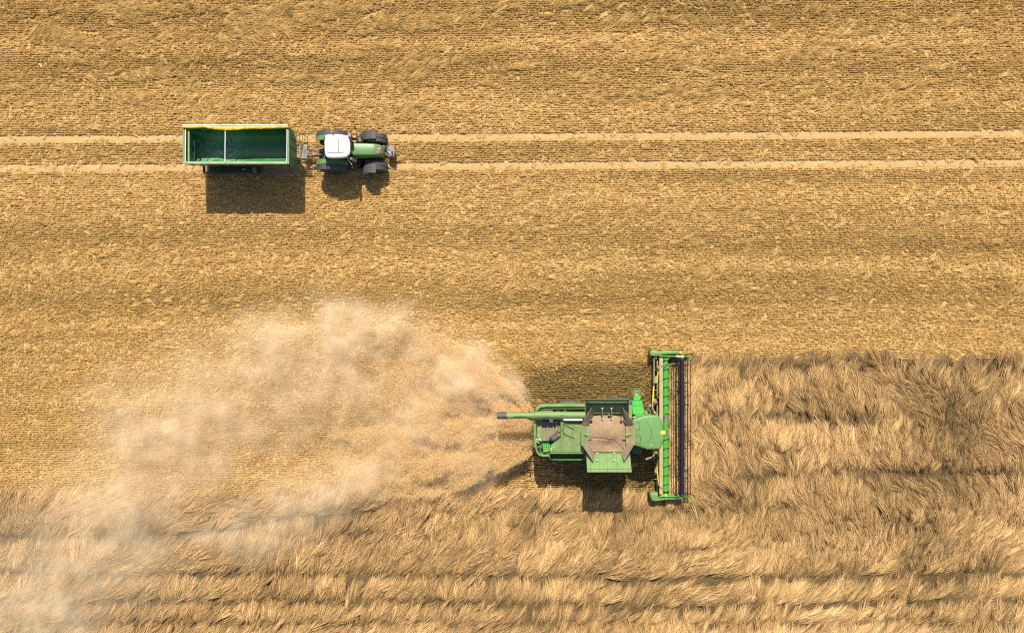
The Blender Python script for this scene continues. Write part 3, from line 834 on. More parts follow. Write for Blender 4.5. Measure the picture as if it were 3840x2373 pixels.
for k in range(6):
    u = k / 5
    MB().cyl((-13.86 + 0.41 * u, 11.32, 2.55 - 1.7 * u), (-13.86 + 0.41 * u, 11.80, 2.55 - 1.7 * u), 0.018, 0.018, 6).build('rung', M['black'], trl)
MB().slab([(-13.9, 11.8, 2.3), (-13.72, 11.8, 2.3), (-13.80, 11.62, 2.3)], 0.02).build('gusset', M['green_bright'], trl)
MB().tube([(-14.2, 11.1, 0.85), (-13.2, 10.95, 0.80), (-12.25, 10.76, 0.62)], 0.06, 8).tube([(-14.2, 10.3, 0.85), (-13.2, 10.5, 0.80), (-12.25, 10.70, 0.62)], 0.06, 8).cyl((-12.4, 10.73, 0.62), (-12.1, 10.73, 0.58), 0.09, 0.09, 10).box(-13.7, -13.55, 10.42, 11.0, 0.76, 0.84).build('drawbar', M['grey'], trl)
for k in range(3):
    MB().tube([(-13.7, 10.95 + 0.05 * k, 1.2), (-13.2, 10.92 + 0.04 * k, 0.98), (-12.6, 10.85 + 0.03 * k, 1.02), (-12.1, 10.78 + 0.03 * k, 1.15)], 0.018, 6).build('hose', M['steel' if k == 1 else 'black'], trl, smooth=True)
MB().cyl((-13.6, 10.55, 0.95), (-12.3, 10.70, 0.75), 0.06, 0.05, 8).build('drive_shaft', M['canvas'], trl)

# ------------------------------------------------------------------ tractor
tc_ = empty('tractor', (-10.4, 10.73, 0))
tag(tc_, 'green tractor with a white cab roof pulling the grain trailer along the wheel tracks', 'tractor')
CY = 10.73
for y, sd in ((9.86, -1), (11.62, 1)):
    wheel(tc_, (-11.68, y, 0.97), 0.97, 0.66, M['rubber'], M['red_rim'], sd, 20, 0.05, 0.52)
for y, sd in ((9.84, -1), (11.66, 1)):
    wheel(tc_, (-8.97, y, 0.76), 0.76, 0.60, M['rubber'], M['red_rim'], sd, 20, 0.05, 0.5)
MB().cyl((-11.68, 10.1, 0.97), (-11.68, 11.4, 0.97), 0.16, 0.16, 12).build('rear_axle', M['black'], tc_)
MB().cyl((-8.97, 10.1, 0.76), (-8.97, 11.4, 0.76), 0.11, 0.11, 10).build('front_axle', M['grey'], tc_)
MB().box(-12.2, -8.6, CY - 0.24, CY + 0.24, 0.55, 1.25).build('transmission_housing', M['black'], tc_, 0.03)
def fender(y0, y1, cx, cz, r, a0, a1, name, mat, n=12, th=0.045):
    ring = []
    pts = [(cx + r * math.cos(R(a0 + (a1 - a0) * k / n)), cz + r * math.sin(R(a0 + (a1 - a0) * k / n))) for k in range(n + 1)]
    inn = [(cx + (r - th) * math.cos(R(a0 + (a1 - a0) * k / n)), cz + (r - th) * math.sin(R(a0 + (a1 - a0) * k / n))) for k in range(n + 1)]
    prof = pts + inn[::-1]
    rings = [[(x, y, z) for x, z in prof] for y in (y0, y1)]
    return MB().loft(rings).build(name, mat, tc_, 0.015, smooth=True)
for s in (-1, 1):
    yi, ym, yo = CY + s * 0.62, CY + s * 0.93, CY + s * 1.27
    fender(min(ym, yo), max(ym, yo), -11.68, 0.95, 1.13, 28, 158, 'mudguard_edge', M['fender'])
    fender(min(yi, ym), max(yi, ym), -11.68, 0.95, 1.17, 24, 162, 'mudguard', M['t_green'])
    fd = fender(CY + s * 1.10 - 0.33, CY + s * 1.10 + 0.22 if s < 0 else CY + s * 1.10 + 0.27, -8.97, 0.78, 0.86, 80, 176, 'mudguard', M['fender'])
    MB().box(-12.78, -12.62, CY + s * 0.98 - 0.13, CY + s * 0.98 + 0.13, 1.28, 1.46).build('tail_light', M['black'], tc_, 0.02)
# cab
cabp = [(-11.95, CY - 0.68), (-10.35, CY - 0.58), (-10.2, CY - 0.3), (-10.2, CY + 0.3), (-10.35, CY + 0.58), (-11.95, CY + 0.68)]
MB().dome(cabp, [(1.25, 0.12), (1.7, 0.0), (2.7, 0.06)]).build('cab_glass', M['glass'], tc_, 0.03)
for (x, y) in ((-11.9, CY - 0.67), (-11.9, CY + 0.67), (-10.36, CY - 0.58), (-10.36, CY + 0.58)):
    MB().cyl((x, y, 1.3), (x, y * 0.98 + CY * 0.02, 2.72), 0.045, 0.045, 8).build('cab_pillar', M['t_green_dark'], tc_)
def zz2(pts, h): return [Z2(a, b, h) for a, b in pts]
roofp = zz2([(622, 300), (700, 285), (850, 283), (985, 305), (1012, 350), (1028, 440), (1030, 530), (1020, 620), (990, 628), (985, 655), (900, 672), (760, 678), (650, 668), (620, 620), (608, 520), (608, 400)], 2.95)
rf = MB().dome(roofp, [(2.70, 0.03), (2.80, -0.01), (2.90, 0.0), (2.97, 0.05), (3.0, 0.12)]).build('cab_roof', M['white'], tc_, smooth=True)
hp = zz2([(662, 372), (838, 372), (838, 580), (662, 580)], 3.0)
MB().prism(hp, 2.99, 3.035).build('roof_hatch', M['white'], rf, 0.012)
hp = zz2([(850, 376), (926, 376), (926, 580), (850, 580)], 3.0)
MB().prism(hp, 2.99, 3.02).build('roof_panel', M['white'], rf, 0.01)
for a, b, c, d in ((658, 366, 930, 366), (658, 586, 930, 586), (844, 366, 844, 586), (657, 366, 657, 586)):
    p0, p1 = V3(Z2, a, b, 3.012), V3(Z2, c, d, 3.012)
    MB().cyl(p0, p1, 0.028, 0.028, 5).build('seam', M['canvas'], rf)
for a, b in ((832, 400), (832, 560), (700, 368), (810, 368)):
    q = V3(Z2, a, b, 3.03); MB().box(q[0] - 0.03, q[0] + 0.03, q[1] - 0.02, q[1] + 0.02, 3.0, 3.05).build('hinge', M['canvas'], rf)
q = V3(Z2, 800, 478, 3.04); MB().box(q[0] - 0.025, q[0] + 0.025, q[1] - 0.03, q[1] + 0.03, 3.03, 3.06).build('catch', M['black'], rf)
bc = Z2(735, 245, 3.12)
MB().cyl((bc[0], bc[1], 3.02), (bc[0], bc[1], 3.2), 0.085, 0.07, 14).build('beacon', M['red'], tc_, 0.01, smooth=True)
MB().cyl((bc[0] + 0.1, bc[1] - 0.2, 2.95), (bc[0], bc[1], 3.0), 0.02, 0.02, 6).build('beacon_arm', M['steel'], tc_)
# hood
hx0, hx1 = -10.22, -8.42
def hood_ring(x, top, hw, low):
    return [(x, CY - hw - 0.08, low), (x, CY - hw - 0.06, top - 0.22), (x, CY - hw, top - 0.03), (x, CY - hw + 0.06, top), (x, CY + hw - 0.06, top), (x, CY + hw, top - 0.03), (x, CY + hw + 0.06, top - 0.22), (x, CY + hw + 0.08, low)]
MB().loft([hood_ring(hx0, 2.14, 0.36, 1.2), hood_ring(-9.4, 2.10, 0.35, 1.15), hood_ring(-8.87, 2.04, 0.34, 1.1)]).build('hood', M['t_green'], tc_, smooth=True)
MB().loft([hood_ring(-8.862, 2.04, 0.34, 1.1), hood_ring(-8.58, 1.96, 0.31, 1.1), hood_ring(-8.42, 1.80, 0.26, 1.05), hood_ring(-8.34, 1.45, 0.22, 1.0)]).build('hood_nose', M['t_green'], tc_, smooth=True)
MB().slab([(-8.76, CY - 0.27, 2.015), (-8.47, CY - 0.22, 1.90), (-8.47, CY + 0.22, 1.90), (-8.76, CY + 0.27, 2.015)], 0.05).build('grille', M['canvas'], tc_, 0.01)
MB().box(-8.66, -8.46, CY + 0.04, CY + 0.07, 1.97, 1.99).build('badge', M['alu'], tc_)
MB().box(-10.2, -8.5, CY - 0.40, CY + 0.40, 0.95, 1.25).build('engine_frame', M['black'], tc_)
MB().box(-10.32, -10.23, CY - 0.5, CY + 0.5, 1.2, 2.05).build('bulkhead', M['black'], tc_)
# stacks, tank, mirrors, steps
a = Z2(1020, 300, 3.0); b = Z2(1125, 355, 1.7)
MB().cyl((a[0], a[1], 2.72), (a[0], a[1], 3.02), 0.13, 0.13, 16).build('air_intake_cap', M['grey'], tc_, 0.02, smooth=True)
MB().tube([(a[0], a[1], 2.75), (a[0], a[1], 1.9), (b[0], b[1], 1.6)], 0.09, 12).build('air_intake', M['black'], tc_, smooth=True)
a = Z2(1050, 685, 2.9)
MB().tube([(a[0], a[1], 2.85), (a[0], a[1], 2.0), (a[0] + 0.05, a[1] + 0.1, 1.5)], 0.075, 12).build('exhaust_pipe', M['canvas'], tc_, smooth=True)
MB().tube([(a[0] - 0.02, a[1] - 0.09, 2.5), (a[0] + 0.12, a[1], 2.5), (a[0] + 0.02, a[1] + 0.1, 2.5)], 0.012, 6).build('clamp', M['steel'], tc_)
tk = [Z2(1130, 290, 1.5), Z2(1200, 265, 1.5), Z2(1235, 330, 1.5), Z2(1255, 425, 1.5), Z2(1130, 435, 1.5)]
MB().dome(tk, [(0.6, 0.08), (0.9, 0.0), (1.35, 0.0), (1.48, 0.05), (1.52, 0.12)]).build('fuel_tank', M['black'], tc_, smooth=True)
q = Z2(1180, 300, 1.55); MB().cyl((q[0], q[1], 1.5), (q[0], q[1], 1.6), 0.06, 0.06, 12).build('tank_cap', M['grey'], tc_)
tk = [Z2(1150, 640, 1.3), Z2(1270, 640, 1.3), Z2(1215, 830, 1.2), Z2(1130, 830, 1.2)]
MB().dome(tk, [(0.5, 0.05), (1.2, 0.0), (1.3, 0.06)]).build('battery_box', M['navy'], tc_, smooth=True)
MB().tube([V3(Z2, 1035, 275, 2.3), V3(Z2, 1090, 180, 2.55), V3(Z2, 1108, 160, 2.6)], 0.018, 6).build('mirror_arm', M['black'], tc_)
MB().slab([V3(Z2, 1100, 150, 2.75), V3(Z2, 1120, 145, 2.75), V3(Z2, 1142, 200, 2.35), V3(Z2, 1125, 205, 2.35)], 0.05).build('mirror', M['black'], tc_, 0.01)
MB().tube([V3(Z2, 985, 670, 2.5), V3(Z2, 1010, 715, 2.45), V3(Z2, 1075, 805, 2.3)], 0.02, 6).build('mirror_arm', M['alu'], tc_)
q = V3(Z2, 1085, 830, 2.2); MB().box(q[0] - 0.03, q[0] + 0.03, q[1] - 0.12, q[1] + 0.1, 2.0, 2.4).build('mirror', M['black'], tc_, 0.01)
for k in range(3):
    MB().box(-10.3, -9.95, 9.75 + 0.12 * k, 9.95 + 0.12 * k, 0.5 + 0.3 * k, 0.54 + 0.3 * k).build('step', M['grey'], tc_)
q = V3(Z2, 735, 708, 1.6); MB().box(q[0] - 0.16, q[0] + 0.16, q[1] - 0.04, q[1] + 0.04, 1.9, 2.1).build('work_light', M['glass'], tc_)
# front linkage with weight
wt = [Z2(1650, 510, 0.95), Z2(1700, 465, 0.95), Z2(1765, 470, 0.95), Z2(1780, 560, 0.95), Z2(1765, 655, 0.95), Z2(1715, 655, 0.95), Z2(1650, 580, 0.95)]
MB().prism(wt, 0.55, 0.95).build('front_weight', M['grey'], tc_, 0.03)
q = Z2(1738, 590, 1.0); MB().box(q[0] - 0.05, q[0] + 0.05, q[1] - 0.17, q[1] + 0.1, 0.952, 1.02).build('weight_latch', M['navy'], tc_)
for (a, b, c, d) in ((1590, 520, 1690, 455), (1590, 560, 1700, 665), (1590, 540, 1750, 545), (1600, 600, 1660, 640)):
    MB().tube([V3(Z2, a, b, 1.0), V3(Z2, c, d, 0.9)], 0.03, 6).build('linkage_arm', M['canvas' if b != 540 else 'black'], tc_)
for a, b in ((1595, 545), (1592, 575), (1592, 600), (1600, 480)):
    q = V3(Z2, a, b, 1.2); MB().sphere(q, 0.04, 8, 5).build('coupling', M['alu'], tc_)
MB().box(-12.75, -12.3, CY - 0.35, CY + 0.35, 0.5, 0.62).build('rear_linkage', M['black'], tc_)

# ------------------------------------------------------------------ combine harvester
cb = empty('combine_harvester', (6.5, -7.1, 0))
tag(cb, 'large green combine harvester with open grain tank full of grain cutting the crop edge', 'harvester')
def ph(f, pts, h): return [f(a, b, h) for a, b in pts]
# hull: tapering downwards, rear rounded
hull = ph(Z3, [(690, 430), (760, 360), (1400, 345), (2060, 345), (2075, 420), (2075, 1060), (2050, 1110), (870, 1115), (735, 1110), (670, 1030), (645, 900), (640, 700), (655, 560)], 3.2)
MB().dome(hull, [(0.75, 0.55), (1.3, 0.35), (2.2, 0.22), (3.0, 0.06)]).build('body', M['green_dark'], cb, 0.03)
MB().box(2.15, 2.7, -8.2, -6.0, 0.9, 2.2).build('straw_chopper', M['green_dark'], cb, 0.03)
# wheels
for x, y, r, w, sd in ((3.68, -5.72, 0.70, 0.46, 1), (3.68, -8.45, 0.70, 0.46, -1), (7.15, -5.72, 0.97, 0.70, 1), (7.15, -8.45, 0.97, 0.70, -1)):
    wheel(cb, (x, y, r), r, w, M['rubber_dusty'], M['yellow'], sd, 22, 0.05, 0.56)
MB().cyl((7.15, -8.3, 0.97), (7.15, -5.9, 0.97), 0.15, 0.15, 10).build('front_axle', M['green_dark'], cb)
MB().cyl((3.68, -8.3, 0.7), (3.68, -5.9, 0.7), 0.12, 0.12, 10).build('rear_axle', M['green_dark'], cb)
# rear rail round the engine bay
def rail(pts, h, w, z0, z1, name, mat, bevel=0.03):
    q = [Vector(Z3(a, b, h)) for a, b in pts]
    L, Rr = [], []
    for i in range(len(q)):
        d = (q[min(i + 1, len(q) - 1)] - q[max(i - 1, 0)]).normalized(); nn = Vector((-d.y, d.x)) * w / 2
        L.append(q[i] + nn); Rr.append(q[i] - nn)
    mb = MB()
    mb.loft([[(l.x, l.y, z0), (r_.x, r_.y, z0), (r_.x, r_.y, z1), (l.x, l.y, z1)] for l, r_ in zip(L, Rr)])
    return mb.build(name, mat, cb, bevel, smooth=True)
rail([(690, 570), (668, 620), (660, 700), (660, 850), (670, 960), (692, 1045), (725, 1090), (780, 1108), (865, 1108)], 3.5, 0.14, 3.0, 3.5, 'rear_rail', M['green'])
rail([(690, 440), (700, 400), (740, 372), (820, 362), (1110, 360), (1412, 360)], 3.5, 0.20, 2.9, 3.5, 'side_panel', M['green_pale'], 0.05)
rail([(700, 425), (760, 408), (1000, 404), (1410, 404)], 3.35, 0.06, 3.0, 3.36, 'side_ledge', M['green'], 0.01)
plate(Z3, [(700, 415), (925, 418), (925, 450), (690, 455)], 3.25, 0.1).build('deck_plate', M['green_pale'], cb, 0.01)
# things in the slot beside the auger
for a, b, r_ in ((1010, 430, 0.16), (1180, 425, 0.06), (1245, 422, 0.08)):
    q = V3(Z3, a, b, 3.1); MB().sphere(q, r_, 10, 6, 0.5).build('pulley', M['green_bright' if a == 1245 else 'canvas'], cb, smooth=True)
MB().tube([V3(Z3, 1090, 440, 3.2), V3(Z3, 1110, 425, 3.2), V3(Z3, 1130, 440, 3.2)], 0.02, 6).build('hose', M['alu'], cb)
# engine bay
plate(Z3, [(766, 560), (1044, 560), (1044, 925), (900, 1050), (766, 1050)], 3.03, 0.02).build('bay_shade', M['black'], cb)  # black sheet added to paint the shade in the bay gaps
plate(Z3, [(930, 408), (1408, 408), (1408, 455), (930, 455)], 3.05, 0.02).build('slot_shade', M['black'], cb)  # dark strip standing in for shade in the slot by the auger
plate(Z3, [(690, 905), (764, 905), (764, 1050), (700, 1050)], 3.04, 0.02).build('bay_shade', M['black'], cb)  # second black sheet for painted shade at the rear of the bay
plate(Z3, [(690, 580), (765, 580), (765, 900), (700, 905), (688, 850)], 3.22, 0.08).build('deck_plate', M['green'], cb, 0.01)
plate(Z3, [(768, 600), (1045, 600), (1045, 860), (768, 868)], 3.07, 0.06).build('radiator_screen', M['canvas'], cb)
for a in (848, 932):
    plate(Z3, [(a - 8, 600), (a + 8, 600), (a + 8, 872), (a - 8, 872)], 3.2, 0.12).build('divider', M['green'], cb)
plate(Z3, [(768, 868), (900, 868), (900, 885), (768, 885)], 3.2, 0.12).build('divider', M['green'], cb)
plate(Z3, [(772, 930), (892, 925), (892, 1040), (790, 1055), (765, 1000)], 3.12, 0.04).build('tread_plate', M['mesh_plate'], cb)
plate(Z3, [(692, 900), (735, 905), (735, 925), (695, 925)], 3.3, 0.1).build('bracket', M['green_bright'], cb)
MB().tube([V3(Z3, 700, 960, 3.3), V3(Z3, 770, 1085, 3.3)], 0.035, 6).build('brace', M['green'], cb)
q0, q1 = V3(Z3, 1010, 805, 3.45), V3(Z3, 915, 862, 3.45)
fl = MB().cyl(q0, q1, 0.21, 0.21, 20).build('air_filter', M['fender'], cb, 0.02, smooth=True)
q2 = V3(Z3, 893, 878, 3.45); MB().cyl(q1, q2, 0.17, 0.17, 16).build('filter_cap', M['navy'], fl, 0.02, smooth=True)
q3 = V3(Z3, 1035, 790, 3.45); MB().cyl(q0, q3, 0.09, 0.09, 12).build('filter_pipe', M['canvas'], fl, smooth=True)
q = V3(Z3, 742, 980, 3.25); MB().sphere(q, 0.17, 12, 7, 0.8).build('fuel_filler', M['fender'], cb, smooth=True)
q = V3(Z3, 820, 1040, 3.35); MB().sphere(q, 0.10, 12, 8).build('rear_beacon', M['red'], cb, smooth=True)
q = V3(Z3, 730, 868, 3.35); MB().sphere(q, 0.07, 10, 6).build('filler_cap', M['alu'], cb, smooth=True)
q = V3(Z3, 905, 585, 3.3); MB().cyl((q[0], q[1], 3.1), q, 0.13, 0.13, 16).build('coolant_cap', M['chrome'], cb, 0.02, smooth=True)
MB().tube([V3(Z3, 760, 580, 3.3), V3(Z3, 840, 615, 3.3), V3(Z3, 960, 612, 3.3), V3(Z3, 1035, 580, 3.3)], 0.022, 6).build('pipe', M['canvas'], cb, smooth=True)
q = V3(Z3, 975, 605, 3.35); MB().sphere(q, 0.045, 8, 5).build('fitting', M['alu'], cb)
for a, b in ((727, 712), (718, 800), (686, 862), (686, 888)):
    q = V3(Z3, a, b, 3.25 if a > 700 else 3.52); MB().sphere(q, 0.035, 8, 5, 0.6).build('bolt', M['alu'], cb)
MB().tube([V3(Z3, 695, 600, 3.3), V3(Z3, 690, 700, 3.3), V3(Z3, 698, 800, 3.3), V3(Z3, 690, 900, 3.3)], 0.018, 6).build('hose', M['canvas'], cb, smooth=True)
for (a, b) in ((980, 690), (1005, 690), (1030, 700)):
    plate(Z3, [(a - 5, b - 35), (a + 5, b - 35), (a + 5, b + 45), (a - 5, b + 45)], 3.35, 0.25).build('cooling_fin', M['olive'], cb)
# engine cover
cov = [(1042, 598), (1400, 598), (1400, 1078), (888, 1078), (890, 990), (905, 945), (1042, 845)]
ec = plate(Z3, cov, 3.60, 0.5).build('engine_cover', M['green'], cb, 0.02)
for a in (1064, 1222):
    plate(Z3, [(a - 9, 605), (a + 9, 605), (a + 9, 1045), (a - 9, 1045)], 3.63, 0.028).build('channel', M['canvas'], ec, 0.005)
    for d in (-14, 14):
        plate(Z3, [(a + d - 3, 605), (a + d + 3, 605), (a + d + 3, 1045), (a + d - 3, 1045)], 3.66, 0.058).build('rib', M['green'], ec)
plate(Z3, [(888, 1040), (1400, 1040), (1400, 1050), (888, 1050)], 3.64, 0.038).build('rib', M['green_pale'], ec)
plate(Z3, [(1340, 600), (1345, 600), (1345, 1040), (1340, 1040)], 3.63, 0.028).build('rib', M['canvas'], ec)
for path in ([(1082, 620), (1150, 655), (1250, 708)], [(1100, 675), (1066, 712), (1105, 775), (1180, 805), (1255, 838)]):
    MB().tube([V3(Z3, a, b, 3.72) for a, b in path], 0.024, 6).build('grab_rail', M['green_pale'], ec, smooth=True)
plate(Z3, [(924, 990), (960, 990), (960, 1032), (924, 1032)], 3.606, 0.004).build('sticker', M['black'], ec)
plate(Z3, [(934, 1000), (950, 1000), (950, 1018), (934, 1018)], 3.611, 0.004).build('sticker_mark', M['alu'], ec)
plate(Z3, [(903, 992), (915, 992), (915, 1018), (903, 1018)], 3.606, 0.004).build('sticker', M['beacon_y'], ec)
plate(Z3, [(922, 982), (960, 982), (960, 986), (922, 986)], 3.606, 0.004).build('sticker', M['alu'], ec)
MB().tube([V3(Z3, 1085, 572, 3.90), V3(Z3, 1110, 569, 3.90), V3(Z3, 1350, 571, 3.90), V3(Z3, 1375, 574, 3.90)], [0.05, 0.075, 0.075, 0.05], 14).build('silencer', M['chrome'], cb, smooth=True)
# open side tray on the far side from the auger
tray_o = [(865, 1085), (1412, 1085), (1408, 1135), (1385, 1165), (1340, 1172), (1200, 1168), (930, 1170), (895, 1160), (875, 1130)]
plate(Z3, tray_o, 2.72, 0.05).build('tray_floor', M['green_dark'], cb)
rail([(868, 1080), (872, 1120), (890, 1150), (925, 1164), (1130, 1166), (1345, 1166), (1388, 1152), (1404, 1120), (1408, 1080)], 3.0, 0.07, 2.65, 3.02, 'side_shield', M['green_bright'], 0.02)
# rear corner lamps on thin arms
for (a, b, c, d, zz) in ((690, 355, 575, 330, 2.6), (690, 1030, 590, 1060, 2.6)):
    MB().tube([V3(Z3, a, b, zz), V3(Z3, (a + c) / 2 - 10, b, zz), V3(Z3, c + 10, b + (3 if b < 500 else 5), zz), V3(Z3, c + 10, d, zz)], 0.015, 6).build('lamp_arm', M['green'], cb)
    q = V3(Z3, c, d, zz); MB().box(q[0] - 0.05, q[0] + 0.05, q[1] - 0.12, q[1] + 0.1, zz - 0.12, zz + 0.06).build('marker_lamp', M['orange'], cb, 0.01)
q = V3(Z3, 625, 745, 2.6); MB().sphere(q, 0.05, 8, 6).build('rear_lamp', M['red'], cb)
# unloading auger
def ax(zx, zy, h): return V3(Z3, zx, zy, h)
ua = MB().cyl(ax(1410, 502, 3.85), ax(655, 500, 3.85), 0.225, 0.225, 24).build('unloading_auger', M['green_pale'], cb, smooth=True)
MB().cyl(ax(655, 504, 3.84), ax(610, 508, 3.84), 0.25, 0.25, 24).build('flange', M['green'], ua, 0.01, smooth=True)
MB().cyl(ax(610, 506, 3.84), ax(222, 508, 3.84), 0.195, 0.195, 24).build('auger_tube', M['green_pale'], ua, smooth=True)
bt = MB()
bt.loft([[(ax(x_, 508, 3.84)[0] + 0.02 * math.sin(k * 2.6), ax(x_, 508, 3.84)[1] + r_ * math.cos(2 * math.pi * k / 20), 3.84 + r_ * math.sin(2 * math.pi * k / 20)) for k in range(20)] for x_, r_ in ((240, 0.203), (205, 0.225), (160, 0.215), (110, 0.205), (95, 0.20))])
bt.build('rubber_spout', M['fender'], ua, smooth=True)
MB().tube([ax(340, 556, 4.0), ax(350, 528, 4.05), ax(480, 520, 4.05), ax(600, 535, 4.0), ax(660, 470, 4.02), ax(700, 518, 4.05), ax(850, 530, 4.05), ax(1050, 505, 4.07), ax(1250, 525, 4.05), ax(1400, 520, 4.05)], 0.014, 6).build('cable', M['black'], ua, smooth=True)
MB().tube([ax(560, 545, 3.65), ax(590, 565, 3.62), ax(640, 572, 3.6), ax(665, 545, 3.6)], 0.05, 8).build('auger_link', M['green'], ua, smooth=True)
for a in (835, 1050, 1210):
    q = ax(a, 540, 4.0); MB().sphere(q, 0.03, 6, 5).build('clip', M['black'], ua)
plate(Z3, [(1402, 470), (1415, 470), (1415, 600), (1402, 600)], 4.0, 0.9).build('tank_gusset', M['green_pale'], cb)

# grain tank
HB = 3.85                                                  # rim of the tank
tankp = ph(Z4, [(230, 470), (890, 470), (905, 640), (905, 960), (905, 1115), (240, 1115), (225, 960), (225, 640)], HB)
MB().dome(tankp, [(2.9, 0.1), (3.3, 0.0), (3.5, 0.0)]).build('grain_tank', M['green_dark'], cb)
def tank_wall(a, b, c, d, name='tank_wall', mat='green'):
    q0, q1 = V3(Z4, a, b, HB), V3(Z4, c, d, HB)
    return MB().slab([(q0[0], q0[1], 3.2), (q1[0], q1[1], 3.2), (q1[0], q1[1], HB), (q0[0], q0[1], HB)], 0.04).build(name, M[mat], cb)
tank_wall(232, 476, 888, 476); tank_wall(238, 1106, 905, 1106); tank_wall(250, 500, 250, 1090, mat='green_pale'); tank_wall(875, 500, 875, 1090, mat='green_pale')
for zx in (258,):
    plate(Z4, [(222, 660), (262, 660), (262, 985), (222, 985)], 3.9, 0.06).build('tank_shelf', M['mesh_plate'], cb)
plate(Z4, [(850, 680), (905, 680), (905, 960), (850, 960)], 3.9, 0.06).build('tank_shelf', M['olive'], cb)
HT = 4.75
def flap(base, tip, mat, ribs=(), name='tank_flap', h1=HT, lip=None):
    (a, b), (c, d) = base; (e, f), (g_, h_) = tip
    q = [V3(Z4, a, b, HB), V3(Z4, c, d, HB), V3(Z4, g_, h_, h1), V3(Z4, e, f, h1)]
    o = MB().slab(q, 0.04).build(name, M[mat], cb, 0.008)
    Q = [Vector(v) for v in q]
    nrm = (Q[1] - Q[0]).cross(Q[3] - Q[0]).normalized()
    if nrm.z < 0: nrm = -nrm
    def at(u, v, e=0.0):
        return (Q[0] * (1 - u) + Q[1] * u) * (1 - v) + (Q[3] * (1 - u) + Q[2] * u) * v + nrm * e
    return o, at
fN, aN = flap(((232, 478), (888, 478)), ((228, 268), (895, 268)), 'flap_shaded')
fS, aS = flap(((238, 1108), (908, 1108)), ((252, 1390), (935, 1390)), 'green_pale')
for fo, at_, mt in ((fN, aN, 'flap_shaded'), (fS, aS, 'green_pale')):
    for u in (0.08, 0.29, 0.46, 0.69, 0.93):
        MB().tube([at_(u, 0.05, 0.03), at_(u, 0.80, 0.03)], 0.018, 5).build('rib', M[mt], fo)
        MB().tube([at_(u, 0.80, 0.05), at_(u, 0.95, 0.05)], 0.022, 5).build('hinge', M['green_pale'], fo)
    MB().slab([at_(0.04, 0.76, 0.035), at_(0.96, 0.76, 0.035), at_(0.96, 0.84, 0.035), at_(0.04, 0.84, 0.035)], 0.05).build('stiffener', M['green_pale'], fo)
    MB().tube([at_(0.0, 0.0, 0.02), at_(1, 0.0, 0.02)], 0.025, 6).build('hinge_rod', M['green_pale'], fo)
    for (u0, v0, u1, v1) in ((0, 0.98, 1, 0.98), (0.012, 0, 0.012, 1), (0.988, 0, 0.988, 1)):
        MB().tube([at_(u0, v0, 0.025), at_(u1, v1, 0.025)], 0.028, 5).build('flap_edge', M['olive' if fo is fS else 'flap_shaded'], fo)
flap(((258, 670), (258, 985)), ((165, 665), (163, 980)), 'olive', h1=4.25)
flap(((868, 985), (868, 675)), ((985, 970), (975, 665)), 'beige', h1=4.3)
for pts in ([(320, 405, 4.6), (355, 470, 3.95), (255, 672, 3.95), (172, 660, 4.3)], [(800, 405, 4.6), (760, 470, 3.95), (868, 672, 3.95), (968, 655, 4.35)],
            [(180, 975, 4.25), (262, 945, 3.9), (368, 1112, 3.9), (345, 1220, 4.5)], [(968, 965, 4.3), (868, 945, 3.9), (772, 1105, 3.9), (820, 1218, 4.5)]):
    q = [V3(Z4, *p_) for p_ in pts]
    o = MB().slab(q, 0.03).build('corner_canvas', M['canvas'], cb, 0.006)
    MB().tube([q[0], q[3]], 0.022, 6).build('hem', M['canvas'], o)
for (a, b, c, d, h0, h1) in ((485, 410, 485, 570, 4.35, 3.95), (625, 410, 628, 570, 4.35, 3.95), (406, 1095, 406, 1200, 3.95, 4.3), (668, 1095, 665, 1200, 3.95, 4.3)):
    MB().tube([V3(Z4, a, b, h0), V3(Z4, c, d, h1)], 0.035, 8).build('gas_strut', M['olive'], cb, smooth=True)
    for (u, v, w_) in ((a, b, h0), (c, d, h1)):
        q = V3(Z4, u, v, w_); MB().box(q[0] - 0.055, q[0] + 0.055, q[1] - 0.02, q[1] + 0.02, q[2] - 0.03, q[2] + 0.05).build('strut_end', M['alu'], cb)
for (a, b, c, d) in ((185, 808, 332, 812), (802, 812, 955, 808)):
    MB().tube([V3(Z4, a, b, 4.15), V3(Z4, c, d, 4.15)], 0.035, 6).build('bracket_bar', M['olive'], cb)
for (a, b) in ((322, 588), (782, 590), (590, 515)):
    q = V3(Z4, a, b, 4.0); MB().box(q[0] - 0.07, q[0] + 0.07, q[1] - 0.03, q[1] + 0.03, 3.8, 4.02).build('catch', M['olive'], cb, 0.01)
